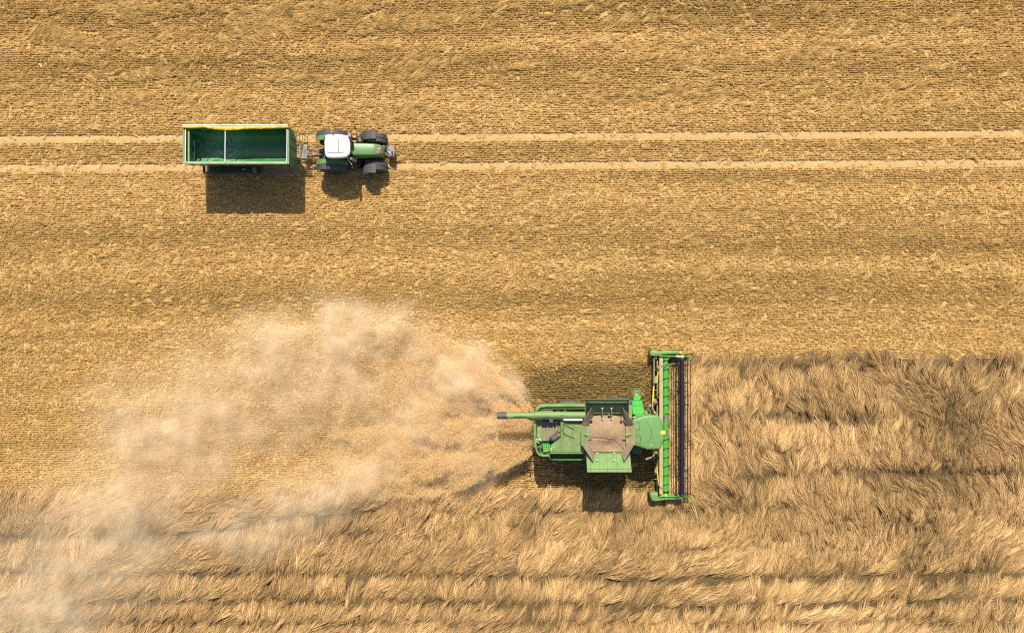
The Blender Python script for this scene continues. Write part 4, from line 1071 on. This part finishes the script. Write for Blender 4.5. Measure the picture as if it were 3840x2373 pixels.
# grain heap (its own stuff)
def grain():
    cx, cy = Z4(560, 800, 3.9)
    bx0, by0 = Z4(248, 1100, 3.9); bx1, by1 = Z4(872, 500, 3.9)
    NX, NY = 110, 100; vs = []; fs = []
    X, Y = np.meshgrid(np.linspace(bx0, bx1, NX), np.linspace(by0, by1, NY))
    u = (X - bx0) / (bx1 - bx0); v = (Y - by0) / (by1 - by0)
    z = 3.48 + 0.52 * np.exp(-(((u - 0.48) / 0.42) ** 2 + ((v - 0.58) / 0.42) ** 2))
    pit = np.hypot((u - 0.56) / 0.16, (v - 0.20) / 0.15)
    z -= 0.14 * np.exp(-pit ** 2)
    ridge = np.abs(v - (0.33 + 0.025 * np.sin(u * 5) + 0.06 * np.abs(u - 0.55)))
    z -= 0.045 * np.exp(-(ridge / 0.018) ** 2) * (u < 0.6) + 0.035 * np.exp(-(np.abs(v - 0.36 + (u - 0.6) * 0.9) / 0.025) ** 2) * (u > 0.6)
    z += 0.05 * np.exp(-((u - 0.56) / 0.05) ** 2 - ((v - 0.36) / 0.03) ** 2)
    z += 0.03 * vnoise(X, Y, 0.5, 0.5, 91, 4)
    for j in range(NY):
        for i in range(NX): vs.append((X[j, i], Y[j, i], z[j, i]))
    def inside(i, j):
        uu, vv = i / NX, j / NY
        d = abs(uu - 0.5) * 2, abs(vv - 0.5) * 2
        return d[0] < 0.98 and d[1] < 0.99 and d[0] + d[1] < 1.72
    for j in range(NY - 1):
        for i in range(NX - 1):
            if inside(i, j): fs.append((j * NX + i, j * NX + i + 1, (j + 1) * NX + i + 1, (j + 1) * NX + i))
    o = MB().add(vs, fs).build('grain', M['grain'], smooth=True)
    tag(o, 'heap of reddish brown grain filling the open tank of the harvester', 'grain', kind='stuff')
grain()

# cab
roof = [(945, 640), (948, 598), (965, 572), (1040, 556), (1110, 526), (1200, 516), (1320, 520), (1362, 545), (1392, 600), (1412, 680), (1426, 770), (1430, 870), (1408, 950), (1385, 1000), (1358, 1034), (1280, 1036), (1200, 1040), (1120, 1024), (1040, 996), (985, 984), (968, 900), (958, 760)]
rp = ph(Z4, roof, 3.65)
cr = MB().dome(rp, [(3.44, 0.06), (3.50, -0.02), (3.60, -0.02), (3.68, 0.02), (3.715, 0.07), (3.73, 0.14)]).build('cab_roof', M['green_roof'], cb, smooth=True)
MB().dome(ph(Z4, [(985, 600), (1330, 560), (1395, 700), (1400, 880), (1330, 1000), (985, 960)], 3.4), [(1.7, 0.12), (2.2, 0.0), (3.45, 0.05)]).build('cab_glass', M['glass'], cb, 0.03)
q = V3(Z4, 1410, 780, 3.6); MB().box(q[0] - 0.15, q[0] + 0.14, q[1] - 0.11, q[1] + 0.11, 3.5, 3.76).build('gps_receiver', M['beacon_y'], cb, 0.05, seg=3)
for path in ([(1160, 600), (1205, 670), (1240, 745), (1240, 840), (1210, 905), (1160, 950)], [(975, 625), (1030, 615), (1060, 640), (1058, 735), (985, 748)], [(990, 820), (1060, 830), (1072, 850), (1070, 935), (1040, 955), (985, 940)]):
    MB().tube([V3(Z4, a, b, 3.733) for a, b in path], 0.016, 5).build('seam', M['green_dark'], cr, smooth=True)
for (a, b, c, d) in ((1270, 745, 1420, 722), (1265, 815, 1425, 830), (1320, 640, 1400, 630), (1355, 930, 1405, 930)):
    MB().slab([V3(Z4, a, b, 3.70), V3(Z4, c, d - 6, 3.66), V3(Z4, c, d + 6, 3.66)], 0.05).build('crease', M['green_roof'], cr)
for a, b in ((1228, 588), (1238, 975), (1200, 672), (1082, 786), (1208, 905), (1240, 745), (1164, 955), (985, 625), (1083, 925), (1180, 1030), (1110, 850)):
    q = V3(Z4, a, b, 3.73); MB().sphere(q, 0.032 if b in (588, 975) else 0.018, 8, 5, 0.5).build('bolt', M['alu'], cr)
MB().cyl(V3(Z4, 960, 555, 3.45), V3(Z4, 1000, 545, 3.45), 0.14, 0.14, 14).build('aerial_base', M['glass'], cb, 0.03, smooth=True)
plate(Z4, [(930, 560), (1000, 505), (1140, 505), (1110, 530), (1040, 552), (960, 575)], 3.2, 0.1).build('cab_step_edge', M['green_bright'], cb, 0.02)
plate(Z4, [(945, 990), (1100, 1005), (1105, 1050), (1085, 1098), (945, 1105)], 2.6, 0.6).build('side_door', M['green_dark'], cb, 0.03)
plate(Z4, [(890, 360), (945, 365), (940, 590), (890, 590)], 3.0, 0.2).build('deck_plate', M['green_pale'], cb, 0.02)
plate(Z4, [(1130, 445), (1228, 440), (1225, 512), (1135, 512)], 2.6, 0.1).build('deck_plate', M['green_pale'], cb, 0.02)
# access platform and steps
plate(Z4, [(945, 375), (1110, 375), (1135, 500), (950, 500)], 2.3, 0.06).build('step', M['mesh_plate'], cb)
plate(Z4, [(938, 290), (1092, 290), (1108, 368), (942, 368)], 2.15, 0.06).build('step', M['mesh_plate'], cb)
plate(Z4, [(965, 215), (1075, 215), (1088, 284), (960, 284)], 1.85, 0.06).build('step', M['mesh_plate'], cb)
plate(Z4, [(958, 140), (1060, 140), (1070, 200), (962, 200)], 1.2, 0.06).build('step', M['olive'], cb)
for k in range(6):
    y_ = 100 + k * 17; hh = 1.55 + 0.05 * k
    MB().tube([V3(Z4, 932 + k * 4, y_ + 18, hh - 0.1), V3(Z4, 955 + k * 3, y_ + 2, hh), V3(Z4, 1005, y_ - 5, hh + 0.03), V3(Z4, 1050, y_ + 6, hh), V3(Z4, 1072, y_ + 26, hh - 0.1)], 0.014, 5).build('ladder_hoop', M['green_pale'], cb, smooth=True)
MB().tube([V3(Z4, 932, 120, 1.5), V3(Z4, 950, 200, 1.7), V3(Z4, 985, 240, 2.4)], 0.016, 5).build('hand_rail', M['green_pale'], cb)
MB().tube([V3(Z4, 1040, 100, 1.6), V3(Z4, 1075, 160, 1.8), V3(Z4, 1110, 175, 2.2), V3(Z4, 1140, 230, 2.2)], 0.016, 5).build('hand_rail', M['green_pale'], cb)
plate(Z4, [(990, 205), (1040, 205), (1040, 214), (990, 214)], 1.9, 0.06).build('reflector', M['beacon_y'], cb)
q = V3(Z4, 1100, 195, 2.3); MB().sphere(q, 0.085, 12, 8).build('marker_lamp', M['red'], cb, smooth=True)
for k in range(4):
    MB().tube([V3(Z4, 1125 + k * 12, 385, 2.4), V3(Z4, 1130 + k * 12, 435, 2.35)], 0.015, 5).build('rack_bar', M['black'], cb)
# mirrors on arms
MB().tube([V3(Z4, 1335, 530, 3.4), V3(Z4, 1290, 480, 3.35), V3(Z4, 1240, 400, 3.3)], [0.05, 0.075, 0.05], 8).build('mirror_arm', M['green'], cb, smooth=True)
MB().tube([V3(Z4, 1228, 390, 3.2), V3(Z4, 1205, 350, 3.15)], [0.09, 0.07], 12).build('mirror', M['grey'], cb, 0.02, smooth=True)
q = V3(Z4, 1288, 480, 3.45); MB().sphere(q, 0.065, 10, 7).build('indicator', M['orange'], cb, smooth=True)
MB().tube([V3(Z4, 1345, 1035, 3.4), V3(Z4, 1310, 1075, 3.35), V3(Z4, 1258, 1150, 3.3)], [0.06, 0.075, 0.05], 8).build('mirror_arm', M['green'], cb, smooth=True)
MB().tube([V3(Z4, 1245, 1158, 3.2), V3(Z4, 1150, 1192, 3.1)], [0.05, 0.07], 12).build('mirror', M['grey'], cb, 0.02, smooth=True)
q = V3(Z4, 1302, 1085, 3.45); MB().sphere(q, 0.065, 10, 7).build('indicator', M['orange'], cb, smooth=True)
# feeder house
MB().loft([[(8.3, -7.95, 0.9), (8.3, -6.35, 0.9), (8.3, -6.35, 1.9), (8.3, -7.95, 1.9)], [(9.7, -7.85, 0.35), (9.7, -6.45, 0.35), (9.7, -6.45, 1.1), (9.7, -7.85, 1.1)]]).build('feeder_house', M['green_dark'], cb, 0.02)

# ---- header
YN, YS = -2.72, -11.55
hd = MB()
hd.box(9.66, 9.72, YS, YN, 0.25, 1.25).box(9.72, 10.6, YS, YN, 0.16, 0.20)
hd.build('header_trough', M['green_dark'], cb)
MB().box(9.60, 9.84, YS - 0.02, YN + 0.02, 1.252, 1.36).build('header_beam', M['beige'], cb, 0.03)
MB().box(9.56, 9.64, YS + 0.05, YN - 0.05, 0.55, 0.7).build('header_tube', M['beige'], cb, 0.02)
AXX, AXZ = 10.14, 0.62
MB().cyl((AXX, YS + 0.02, AXZ), (AXX, YN - 0.02, AXZ), 0.20, 0.20, 24).build('feed_auger', M['green_bright'], cb, smooth=True)
def flight(y0, y1, turns, hand):
    mb = MB(); N = int(26 * turns)
    vs = []; fs = []
    for i in range(N + 1):
        u = i / N; a = hand * 2 * math.pi * turns * u + 0.6; y = y0 + (y1 - y0) * u
        for r_ in (0.195, 0.300):
            for dy in (-0.008, 0.008): vs.append((AXX + r_ * math.cos(a), y + dy, AXZ + r_ * math.sin(a)))
    for i in range(N):
        b = i * 4; c = b + 4
        for p_, q_ in ((0, 2), (2, 3), (3, 1), (1, 0)): fs.append((b + p_, b + q_, c + q_, c + p_))
    return mb.add(vs, fs).build('auger_flight', M['green_bright'], cb, smooth=True)
flight(YN - 0.05, -6.4, 6.2, 1); flight(YS + 0.05, -7.85, 6.2, -1)
for y in (-6.55, -7.6):
    MB().cyl((AXX, y, AXZ), (AXX, y - 0.28, AXZ), 0.206, 0.206, 24).build('wear_sleeve', M['steel'], cb, smooth=True)
r5 = random.Random(5)
for k in range(16):
    y = -6.5 - 1.3 * k / 15; a = R(r5.uniform(10, 150)); d = Vector((math.cos(a), 0, math.sin(a)))
    MB().cyl(Vector((AXX, y, AXZ)) + d * 0.19, Vector((AXX, y, AXZ)) + d * 0.36, 0.012, 0.012, 5).build('auger_finger', M['black'], cb)
# cutter bar
MB().box(10.6, 10.68, YS, YN, 0.12, 0.18).build('cutter_bar', M['steel'], cb)
# end shields
nsh = ph(Z5, [(283, 150), (395, 150), (430, 168), (475, 170), (480, 160), (760, 162), (800, 180), (792, 228), (480, 236), (470, 262), (380, 268), (280, 255), (268, 215)], 1.15)
MB().dome(nsh, [(0.25, 0.04), (0.7, 0.0), (1.05, 0.0), (1.14, 0.03), (1.17, 0.08)]).build('end_shield', M['green'], cb, smooth=True)
plate(Z5, [(800, 182), (875, 240), (878, 250), (792, 246), (792, 228)], 1.05, 0.5).build('shield_nose', M['canvas'], cb, 0.02)
MB().loft([[V3(Z5, 872, 232, 0.85), V3(Z5, 872, 252, 0.5), V3(Z5, 880, 252, 0.3), V3(Z5, 880, 222, 0.9)], [V3(Z5, 1048, 214, 0.35), V3(Z5, 1050, 218, 0.2), V3(Z5, 1050, 216, 0.2), V3(Z5, 1048, 208, 0.38)]]).build('crop_divider', M['green_bright'], cb, smooth=True)
MB().box(10.95, 11.1, P(0, 1321, 1.175)[1] - 0.05, P(0, 1321, 1.175)[1] + 0.04, 1.172, 1.178).build('sticker', M['beacon_y'], cb)
q0, q1 = V3(Z5, 440, 258, 1.25), V3(Z5, 1000, 268, 1.0)
MB().tube([q0, V3(Z5, 720, 264, 1.2), q1], 0.045, 8).build('reel_arm', M['green_bright'], cb, smooth=True)
MB().cyl(V3(Z5, 730, 268, 1.28), V3(Z5, 870, 268, 1.2), 0.03, 0.03, 8).build('reel_ram', M['alu'], cb)
MB().tube([V3(Z5, 612, 285, 1.4), V3(Z5, 480, 440, 1.42)], 0.03, 6).build('brace', M['green_pale'], cb)
MB().cyl(V3(Z5, 375, 270, 0.9), V3(Z5, 375, 300, 0.9), 0.1, 0.1, 12).build('drive_boss', M['olive'], cb)
# the other end
ssh = ph(Z6, [(262, 1262), (290, 1262), (300, 1310), (420, 1315), (430, 1330), (500, 1340), (690, 1345), (800, 1335), (860, 1335), (800, 1380), (600, 1385), (440, 1400), (380, 1412), (310, 1405), (285, 1360)], 1.1)
MB().dome(ssh, [(0.25, 0.04), (0.7, 0.0), (1.0, 0.0), (1.1, 0.03)]).build('end_shield', M['green'], cb, smooth=True)
plate(Z6, [(275, 1265), (410, 1255), (418, 1312), (302, 1308)], 1.0, 0.4).build('shield_cap', M['olive'], cb, 0.02)
MB().tube([V3(Z6, 440, 1325, 1.2), V3(Z6, 700, 1325, 1.2), V3(Z6, 985, 1328, 0.95)], 0.04, 8).build('reel_arm', M['green_bright'], cb, smooth=True)
MB().tube([V3(Z6, 445, 1150, 1.42), V3(Z6, 560, 1255, 1.3)], 0.03, 6).build('brace', M['green_pale'], cb)
plate(Z6, [(500, 1270), (660, 1290), (665, 1315), (500, 1315)], 1.12, 0.1).build('arm_cover', M['green_bright'], cb, 0.01)
MB().box(*sorted((Z6(532, 0, 1.2)[0], Z6(572, 0, 1.2)[0])), *sorted((Z6(0, 1282, 1.2)[1], Z6(0, 1314, 1.2)[1])), 1.16, 1.19).build('sticker', M['beacon_y'], cb)
for a, b in ((495, 1305), (455, 1335), (560, 1348), (690, 1368), (775, 1300), (625, 1330)):
    q = V3(Z6, a, b, 1.2); MB().sphere(q, 0.04 if a in (495, 775) else 0.022, 8, 5).build('bolt', M['alu'], cb)
MB().tube([V3(Z6, 690, 1290, 1.15), V3(Z6, 800, 1345, 1.1), V3(Z6, 860, 1335, 1.0)], 0.02, 6).build('hose', M['black'], cb, smooth=True)
MB().tube([V3(Z6, 880, 1345, 0.7), V3(Z6, 985, 1330, 0.3)], [0.06, 0.01], 6).build('crop_divider', M['green_bright'], cb)
# reel
RX, RZ, RR = 11.12, 1.18, 0.54
rl = empty('reel', Vector((RX, -7.1, RZ)) - Vector(cb.location)); rl.parent = cb
ys = [P(0, v, 1.2)[1] for v in (1348, 1433.5, 1516, 1599, 1680.5, 1763, 1853)]
MB().cyl((RX, ys[0] + 0.05, RZ), (RX, ys[-1] - 0.03, RZ), 0.125, 0.125, 20).build('reel_tube', M['navy'], rl, smooth=True)
for y in ys:
    mb = MB()
    for k in range(6):
        a = math.pi / 3 * k + R(4)
        d = Vector((math.cos(a), 0, math.sin(a)))
        mb.cyl(Vector((RX, y, RZ)) + d * 0.09, Vector((RX, y, RZ)) + d * RR, 0.022, 0.016, 6)
        a2 = a + math.pi / 3
        if y in (ys[0], ys[-1]): mb.cyl(Vector((RX, y, RZ)) + d * RR, Vector((RX + RR * math.cos(a2), y, RZ + RR * math.sin(a2))), 0.014, 0.014, 5)
    mb.lathe_y((RX, y, RZ), [(-0.02, 0.15), (0.02, 0.15)], 16)
    mb.build('reel_spider', M['navy'], rl)
    for k in (1, 2):
        a = math.pi / 3 * k + R(4); q = Vector((RX + 0.16 * math.cos(a), y, RZ + 0.16 * math.sin(a)))
        MB().sphere(q, 0.022, 6, 5).build('bolt', M['alu'], rl)
for k in range(6):
    a = math.pi / 3 * k + R(4)
    bx, bz = RX + RR * math.cos(a), RZ + RR * math.sin(a)
    MB().cyl((bx, ys[0], bz), (bx, ys[-1], bz), 0.025, 0.025, 7).build('reel_bar', M['navy'], rl)
    mb = MB(); y = ys[0] - 0.07
    while y > ys[-1]:
        mb.cyl((bx, y, bz), (bx - 0.03, y, bz - 0.2), 0.005, 0.004, 3, False); y -= 0.15
    o = mb.build('reel_tine', M['navy'], rl); o['kind'] = 'stuff'
# drive shafts and hoses behind the header beam
MB().cyl(V3(Z5, 344, 300, 0.9), V3(Z5, 342, 730, 0.9), 0.055, 0.055, 10).build('drive_shaft', M['canvas'], cb, smooth=True)
MB().cyl(V3(Z5, 340, 730, 0.9), V3(Z5, 338, 785, 0.9), 0.08, 0.08, 10).build('shaft_joint', M['fender'], cb, smooth=True)
MB().cyl(V3(Z5, 338, 785, 0.9), V3(Z5, 322, 1060, 1.0), 0.05, 0.05, 10).build('drive_shaft', M['yellow'], cb, smooth=True)
MB().tube([V3(Z5, 322, 1060, 1.0), V3(Z5, 312, 1110, 1.05), V3(Z5, 325, 1180, 1.1)], 0.035, 8).build('hose', M['beige'], cb, smooth=True)
MB().sphere(V3(Z5, 362, 1065, 0.85), 0.21, 12, 8, 0.7).build('gear_case', M['canvas'], cb, smooth=True)
MB().cyl(V3(Z5, 424, 430, 1.05), V3(Z5, 398, 735, 1.05), 0.035, 0.035, 8).build('tie_rod', M['yellow'], cb, smooth=True)
MB().cyl(V3(Z6, 395, 800, 1.05), V3(Z6, 425, 1130, 1.05), 0.035, 0.035, 8).build('tie_rod', M['yellow'], cb, smooth=True)
plate(Z5, [(372, 610), (395, 605), (398, 735), (352, 738), (352, 650)], 1.0, 0.03).build('warning_board', M['olive'], cb)
plate(Z6, [(352, 790), (388, 800), (392, 925), (352, 890)], 1.0, 0.03).build('warning_board', M['olive'], cb)
for (a, b, c, d) in ((415, 900, 415, 760), (440, 900, 400, 930), (345, 500, 400, 500), (330, 860, 395, 860)):
    MB().tube([V3(Z5, a, b, 0.9), V3(Z5, c, d, 0.9)], 0.018, 5).build('hose', M['beige'], cb)
for (a, b, c, d) in ((412, 500, 412, 640), (430, 500, 430, 640), (340, 640, 435, 655), (330, 660, 385, 770), (400, 790, 440, 800), (415, 660, 415, 840), (345, 1020, 400, 1015)):
    MB().tube([V3(Z6, a, b, 0.9), V3(Z6, c, d, 0.9)], 0.02, 5).build('hose', M['beige'], cb)
for z_ in range(5):
    y = -3.4 - z_ * 1.9
    MB().box(9.50, 9.66, y - 0.04, y + 0.04, 0.3, 1.25).build('bracket', M['green_dark'], cb)

# ------------------------------------------------------------------ flying chaff and dust
def chaff():
    xs, ys_, zs = [], [], []
    ox, oy = P(2010, 1600, 1.6)
    def fan(n, poly, seed, fall):
        r = np.random.default_rng(seed)
        pw = np.array([P(a, b, 1.2) for a, b in poly])
        x = r.uniform(pw[:, 0].min(), pw[:, 0].max(), n); y = r.uniform(pw[:, 1].min(), pw[:, 1].max(), n)
        ins = np.zeros(n, bool)
        wx = x + 0.16 * vnoise(x, y, 0.5, 0.5, seed + 5, 3); wy = y + 0.16 * vnoise(x, y, 0.5, 0.5, seed + 6, 3)
        for i in range(len(pw)):
            (ax_, ay_), (bx_, by_) = pw[i], pw[(i + 1) % len(pw)]
            cr_ = ((ay_ > wy) != (by_ > wy)) & (wx < (bx_ - ax_) * (wy - ay_) / (by_ - ay_ + 1e-9) + ax_)
            ins ^= cr_
        d = np.hypot(x - ox, y - oy); an = np.arctan2(y - oy, x - ox)
        lump = vnoise(d, an * 6, 1.6, 0.42, seed + 60, 4)
        puff = vnoise(x, y, 1.1, 0.8, seed + 61, 4)
        den = np.clip(0.50 + 0.50 * lump + 0.80 * puff, 0.03, 1) * np.clip(1.15 - d / fall, 0.0, 1) ** 1.3 * (1 + 0.9 * np.exp(-d / 3.0))
        k = ins & (r.random(n) < den)
        x, y, d = x[k], y[k], d[k]
        z = 1.75 - 0.10 * d + r.normal(0, 0.25, len(d)) * (0.5 + d / 8)
        xs.append(x); ys_.append(y); zs.append(np.clip(z, 0.15, 2.8))
    fan(290000, [(1998, 1530), (1965, 1492), (1925, 1452), (1850, 1375), (1765, 1312), (1650, 1252), (1500, 1220), (1380, 1300), (1330, 1480), (1500, 1570), (1760, 1585), (1998, 1590)], 1, 10.5)
    fan(430000, [(1996, 1590), (1800, 1585), (1560, 1580), (1250, 1620), (1000, 1740), (960, 1880), (1300, 1890), (1560, 1872), (1700, 1850), (1790, 1810), (1870, 1765), (1940, 1735), (1990, 1700)], 2, 15.0)
    x = np.concatenate(xs); y = np.concatenate(ys_); z = np.concatenate(zs); n = len(x)
    rot = rng.uniform(0, 6.28, (n, 3))
    s = rng.uniform(0.6, 1.5, n)
    pr = []
    for i in range(5):
        r = random.Random(500 + i); sp = []
        for _ in range(4):
            c = Vector((r.gauss(0, 0.06), r.gauss(0, 0.06), r.gauss(0, 0.05))); d = Vector((r.gauss(0, 1), r.gauss(0, 1), r.gauss(0, 0.6))).normalized() * r.uniform(0.012, 0.034)
            sp.append(([c - d, c + d], r.uniform(0.008, 0.016), r.uniform(-1, 1), r.random()))
        pr.append(blades(sp, M['flake'], 'flake'))
    o = scatter('flying_chaff', x, y, z, rot, np.stack([s, s, s], 1), rng.integers(0, 5, n), np.clip(rng.normal(0.6, 0.2, n), 0, 1), pr)
    tag(o, 'chopped straw thrown out in two fans behind the harvester', 'chaff', kind='stuff')
chaff()

# blobs: photo x, y, height, radius x, y, z, strength
BL = [(1890, 1470, 1.6, 1.6, 1.1, 0.9, 0.85), (1760, 1390, 1.6, 2.2, 1.3, 1.0, 0.65), (1600, 1330, 1.7, 2.4, 1.3, 1.2, 0.36), (1640, 1480, 1.2, 3.0, 2.0, 1.1, 0.20),
      (1430, 1210, 2.2, 2.0, 1.3, 1.5, 0.46), (1250, 1270, 2.3, 1.5, 1.8, 1.6, 0.48), (1010, 1290, 2.2, 2.0, 1.7, 1.6, 0.46), (1240, 1430, 1.8, 3.6, 1.8, 1.3, 0.30), (1020, 1600, 1.5, 3.6, 1.8, 1.2, 0.22), (1500, 1540, 1.3, 3.2, 1.4, 1.0, 0.3), (760, 1600, 1.6, 3.0, 1.6, 1.3, 0.2),
      (1880, 1600, 1.4, 2.0, 0.7, 0.8, 0.60), (1650, 1620, 1.3, 3.2, 0.8, 0.9, 0.5), (1450, 1690, 1.2, 3.2, 1.3, 1.1, 0.38), (1790, 1740, 1.2, 2.2, 1.2, 0.9, 0.62),
      (1340, 1790, 1.2, 2.6, 1.2, 1.1, 0.46), (1090, 1880, 1.3, 3.0, 1.5, 1.3, 0.42), (530, 1620, 2.0, 2.6, 2.8, 1.7, 0.34), (450, 1880, 1.8, 3.8, 2.6, 1.6, 0.26),
      (330, 2090, 1.8, 4.8, 2.8, 1.6, 0.25), (150, 2290, 1.8, 3.8, 2.6, 1.6, 0.26), (790, 1440, 1.8, 2.6, 2.0, 1.5, 0.28), (760, 1760, 1.6, 1.8, 1.3, 1.3, 0.30), (930, 2000, 1.4, 3.0, 1.1, 1.2, 0.36)]
def dust():
    outline = [(2010, 1520), (1930, 1370), (1820, 1250), (1680, 1130), (1520, 1040), (1380, 1000), (1180, 1000), (900, 1010), (720, 1120), (560, 1250), (380, 1350), (200, 1480), (60, 1680), (-80, 1880), (-260, 2050), (-260, 2480), (300, 2480),
               (700, 2280), (1000, 2140), (1350, 2010), (1650, 1940), (1850, 1820), (2010, 1680)]
    pts = [P(a, b, 1.5) for a, b in outline]
    # subdivided ring, rounded over towards the top
    rr = random.Random(9); ring = []
    for i in range(len(pts)):
        a, b = Vector(pts[i]), Vector(pts[(i + 1) % len(pts)])
        for k in range(4):
            q = a.lerp(b, k / 4); ring.append((q.x + rr.uniform(-.12, .12), q.y + rr.uniform(-.12, .12)))
    m, nt, out = newmat('dust_air')
    tc = node(nt, 'ShaderNodeTexCoord'); ob = tc.outputs['Object']
    # curl the sample position for billows
    wn_ = node(nt, 'ShaderNodeTexNoise'); wn_.inputs['Scale'].default_value = 0.33; wn_.inputs['Detail'].default_value = 3
    nt.links.new(ob, wn_.inputs['Vector'])
    sub = node(nt, 'ShaderNodeVectorMath', operation='SUBTRACT'); nt.links.new(wn_.outputs['Color'], sub.inputs[0]); sub.inputs[1].default_value = (0.5, 0.5, 0.5)
    scl = node(nt, 'ShaderNodeVectorMath', operation='SCALE'); nt.links.new(sub.outputs[0], scl.inputs[0]); scl.inputs['Scale'].default_value = 3.4
    ad = node(nt, 'ShaderNodeVectorMath', operation='ADD'); nt.links.new(ob, ad.inputs[0]); nt.links.new(scl.outputs[0], ad.inputs[1])
    pos = ad.outputs[0]
    tot = None
    for (px, py, h, rx, ry, rz, a) in BL:
        x, y = P(px, py, h)
        s1 = node(nt, 'ShaderNodeVectorMath', operation='SUBTRACT'); nt.links.new(pos, s1.inputs[0]); s1.inputs[1].default_value = (x, y, h)
        s2 = node(nt, 'ShaderNodeVectorMath', operation='MULTIPLY'); nt.links.new(s1.outputs[0], s2.inputs[0]); s2.inputs[1].default_value = (1 / rx, 1 / ry, 1 / rz)
        dt = node(nt, 'ShaderNodeVectorMath', operation='DOT_PRODUCT'); nt.links.new(s2.outputs[0], dt.inputs[0]); nt.links.new(s2.outputs[0], dt.inputs[1])
        e = mth(nt, 'MULTIPLY', mth(nt, 'EXPONENT', mth(nt, 'MULTIPLY', dt.outputs['Value'], -1.0)), a)
        tot = e if tot is None else mth(nt, 'ADD', tot, e)
    bil = noise(nt, ob, 0.75, 5, 0.62)
    bl = ramp(nt, bil, [(0.34, (0.15, 0.15, 0.15)), (0.52, (0.65, 0.65, 0.65)), (0.68, (1.7, 1.7, 1.7))])
    dens = mth(nt, 'MULTIPLY', mth(nt, 'MULTIPLY', tot, bl), DUST)
    pv = node(nt, 'ShaderNodeVolumePrincipled')
    pv.inputs['Color'].default_value = (0.95, 0.80, 0.56, 1)
    pv.inputs['Anisotropy'].default_value = -0.15
    nt.links.new(dens, pv.inputs['Density'])
    nt.links.new(pv.outputs[0], out.inputs['Volume'])
    o = MB().dome(ring, [(0.02, 0.0), (1.6, -0.1), (2.8, 0.25), (3.7, 0.9), (4.1, 1.6)]).build('dust', m)
    m.cycles.volume_step_rate = 1.0
    tag(o, 'billowing cloud of pale harvest dust drifting behind the harvester', 'dust', kind='stuff')
DUST = 0.92
dust()
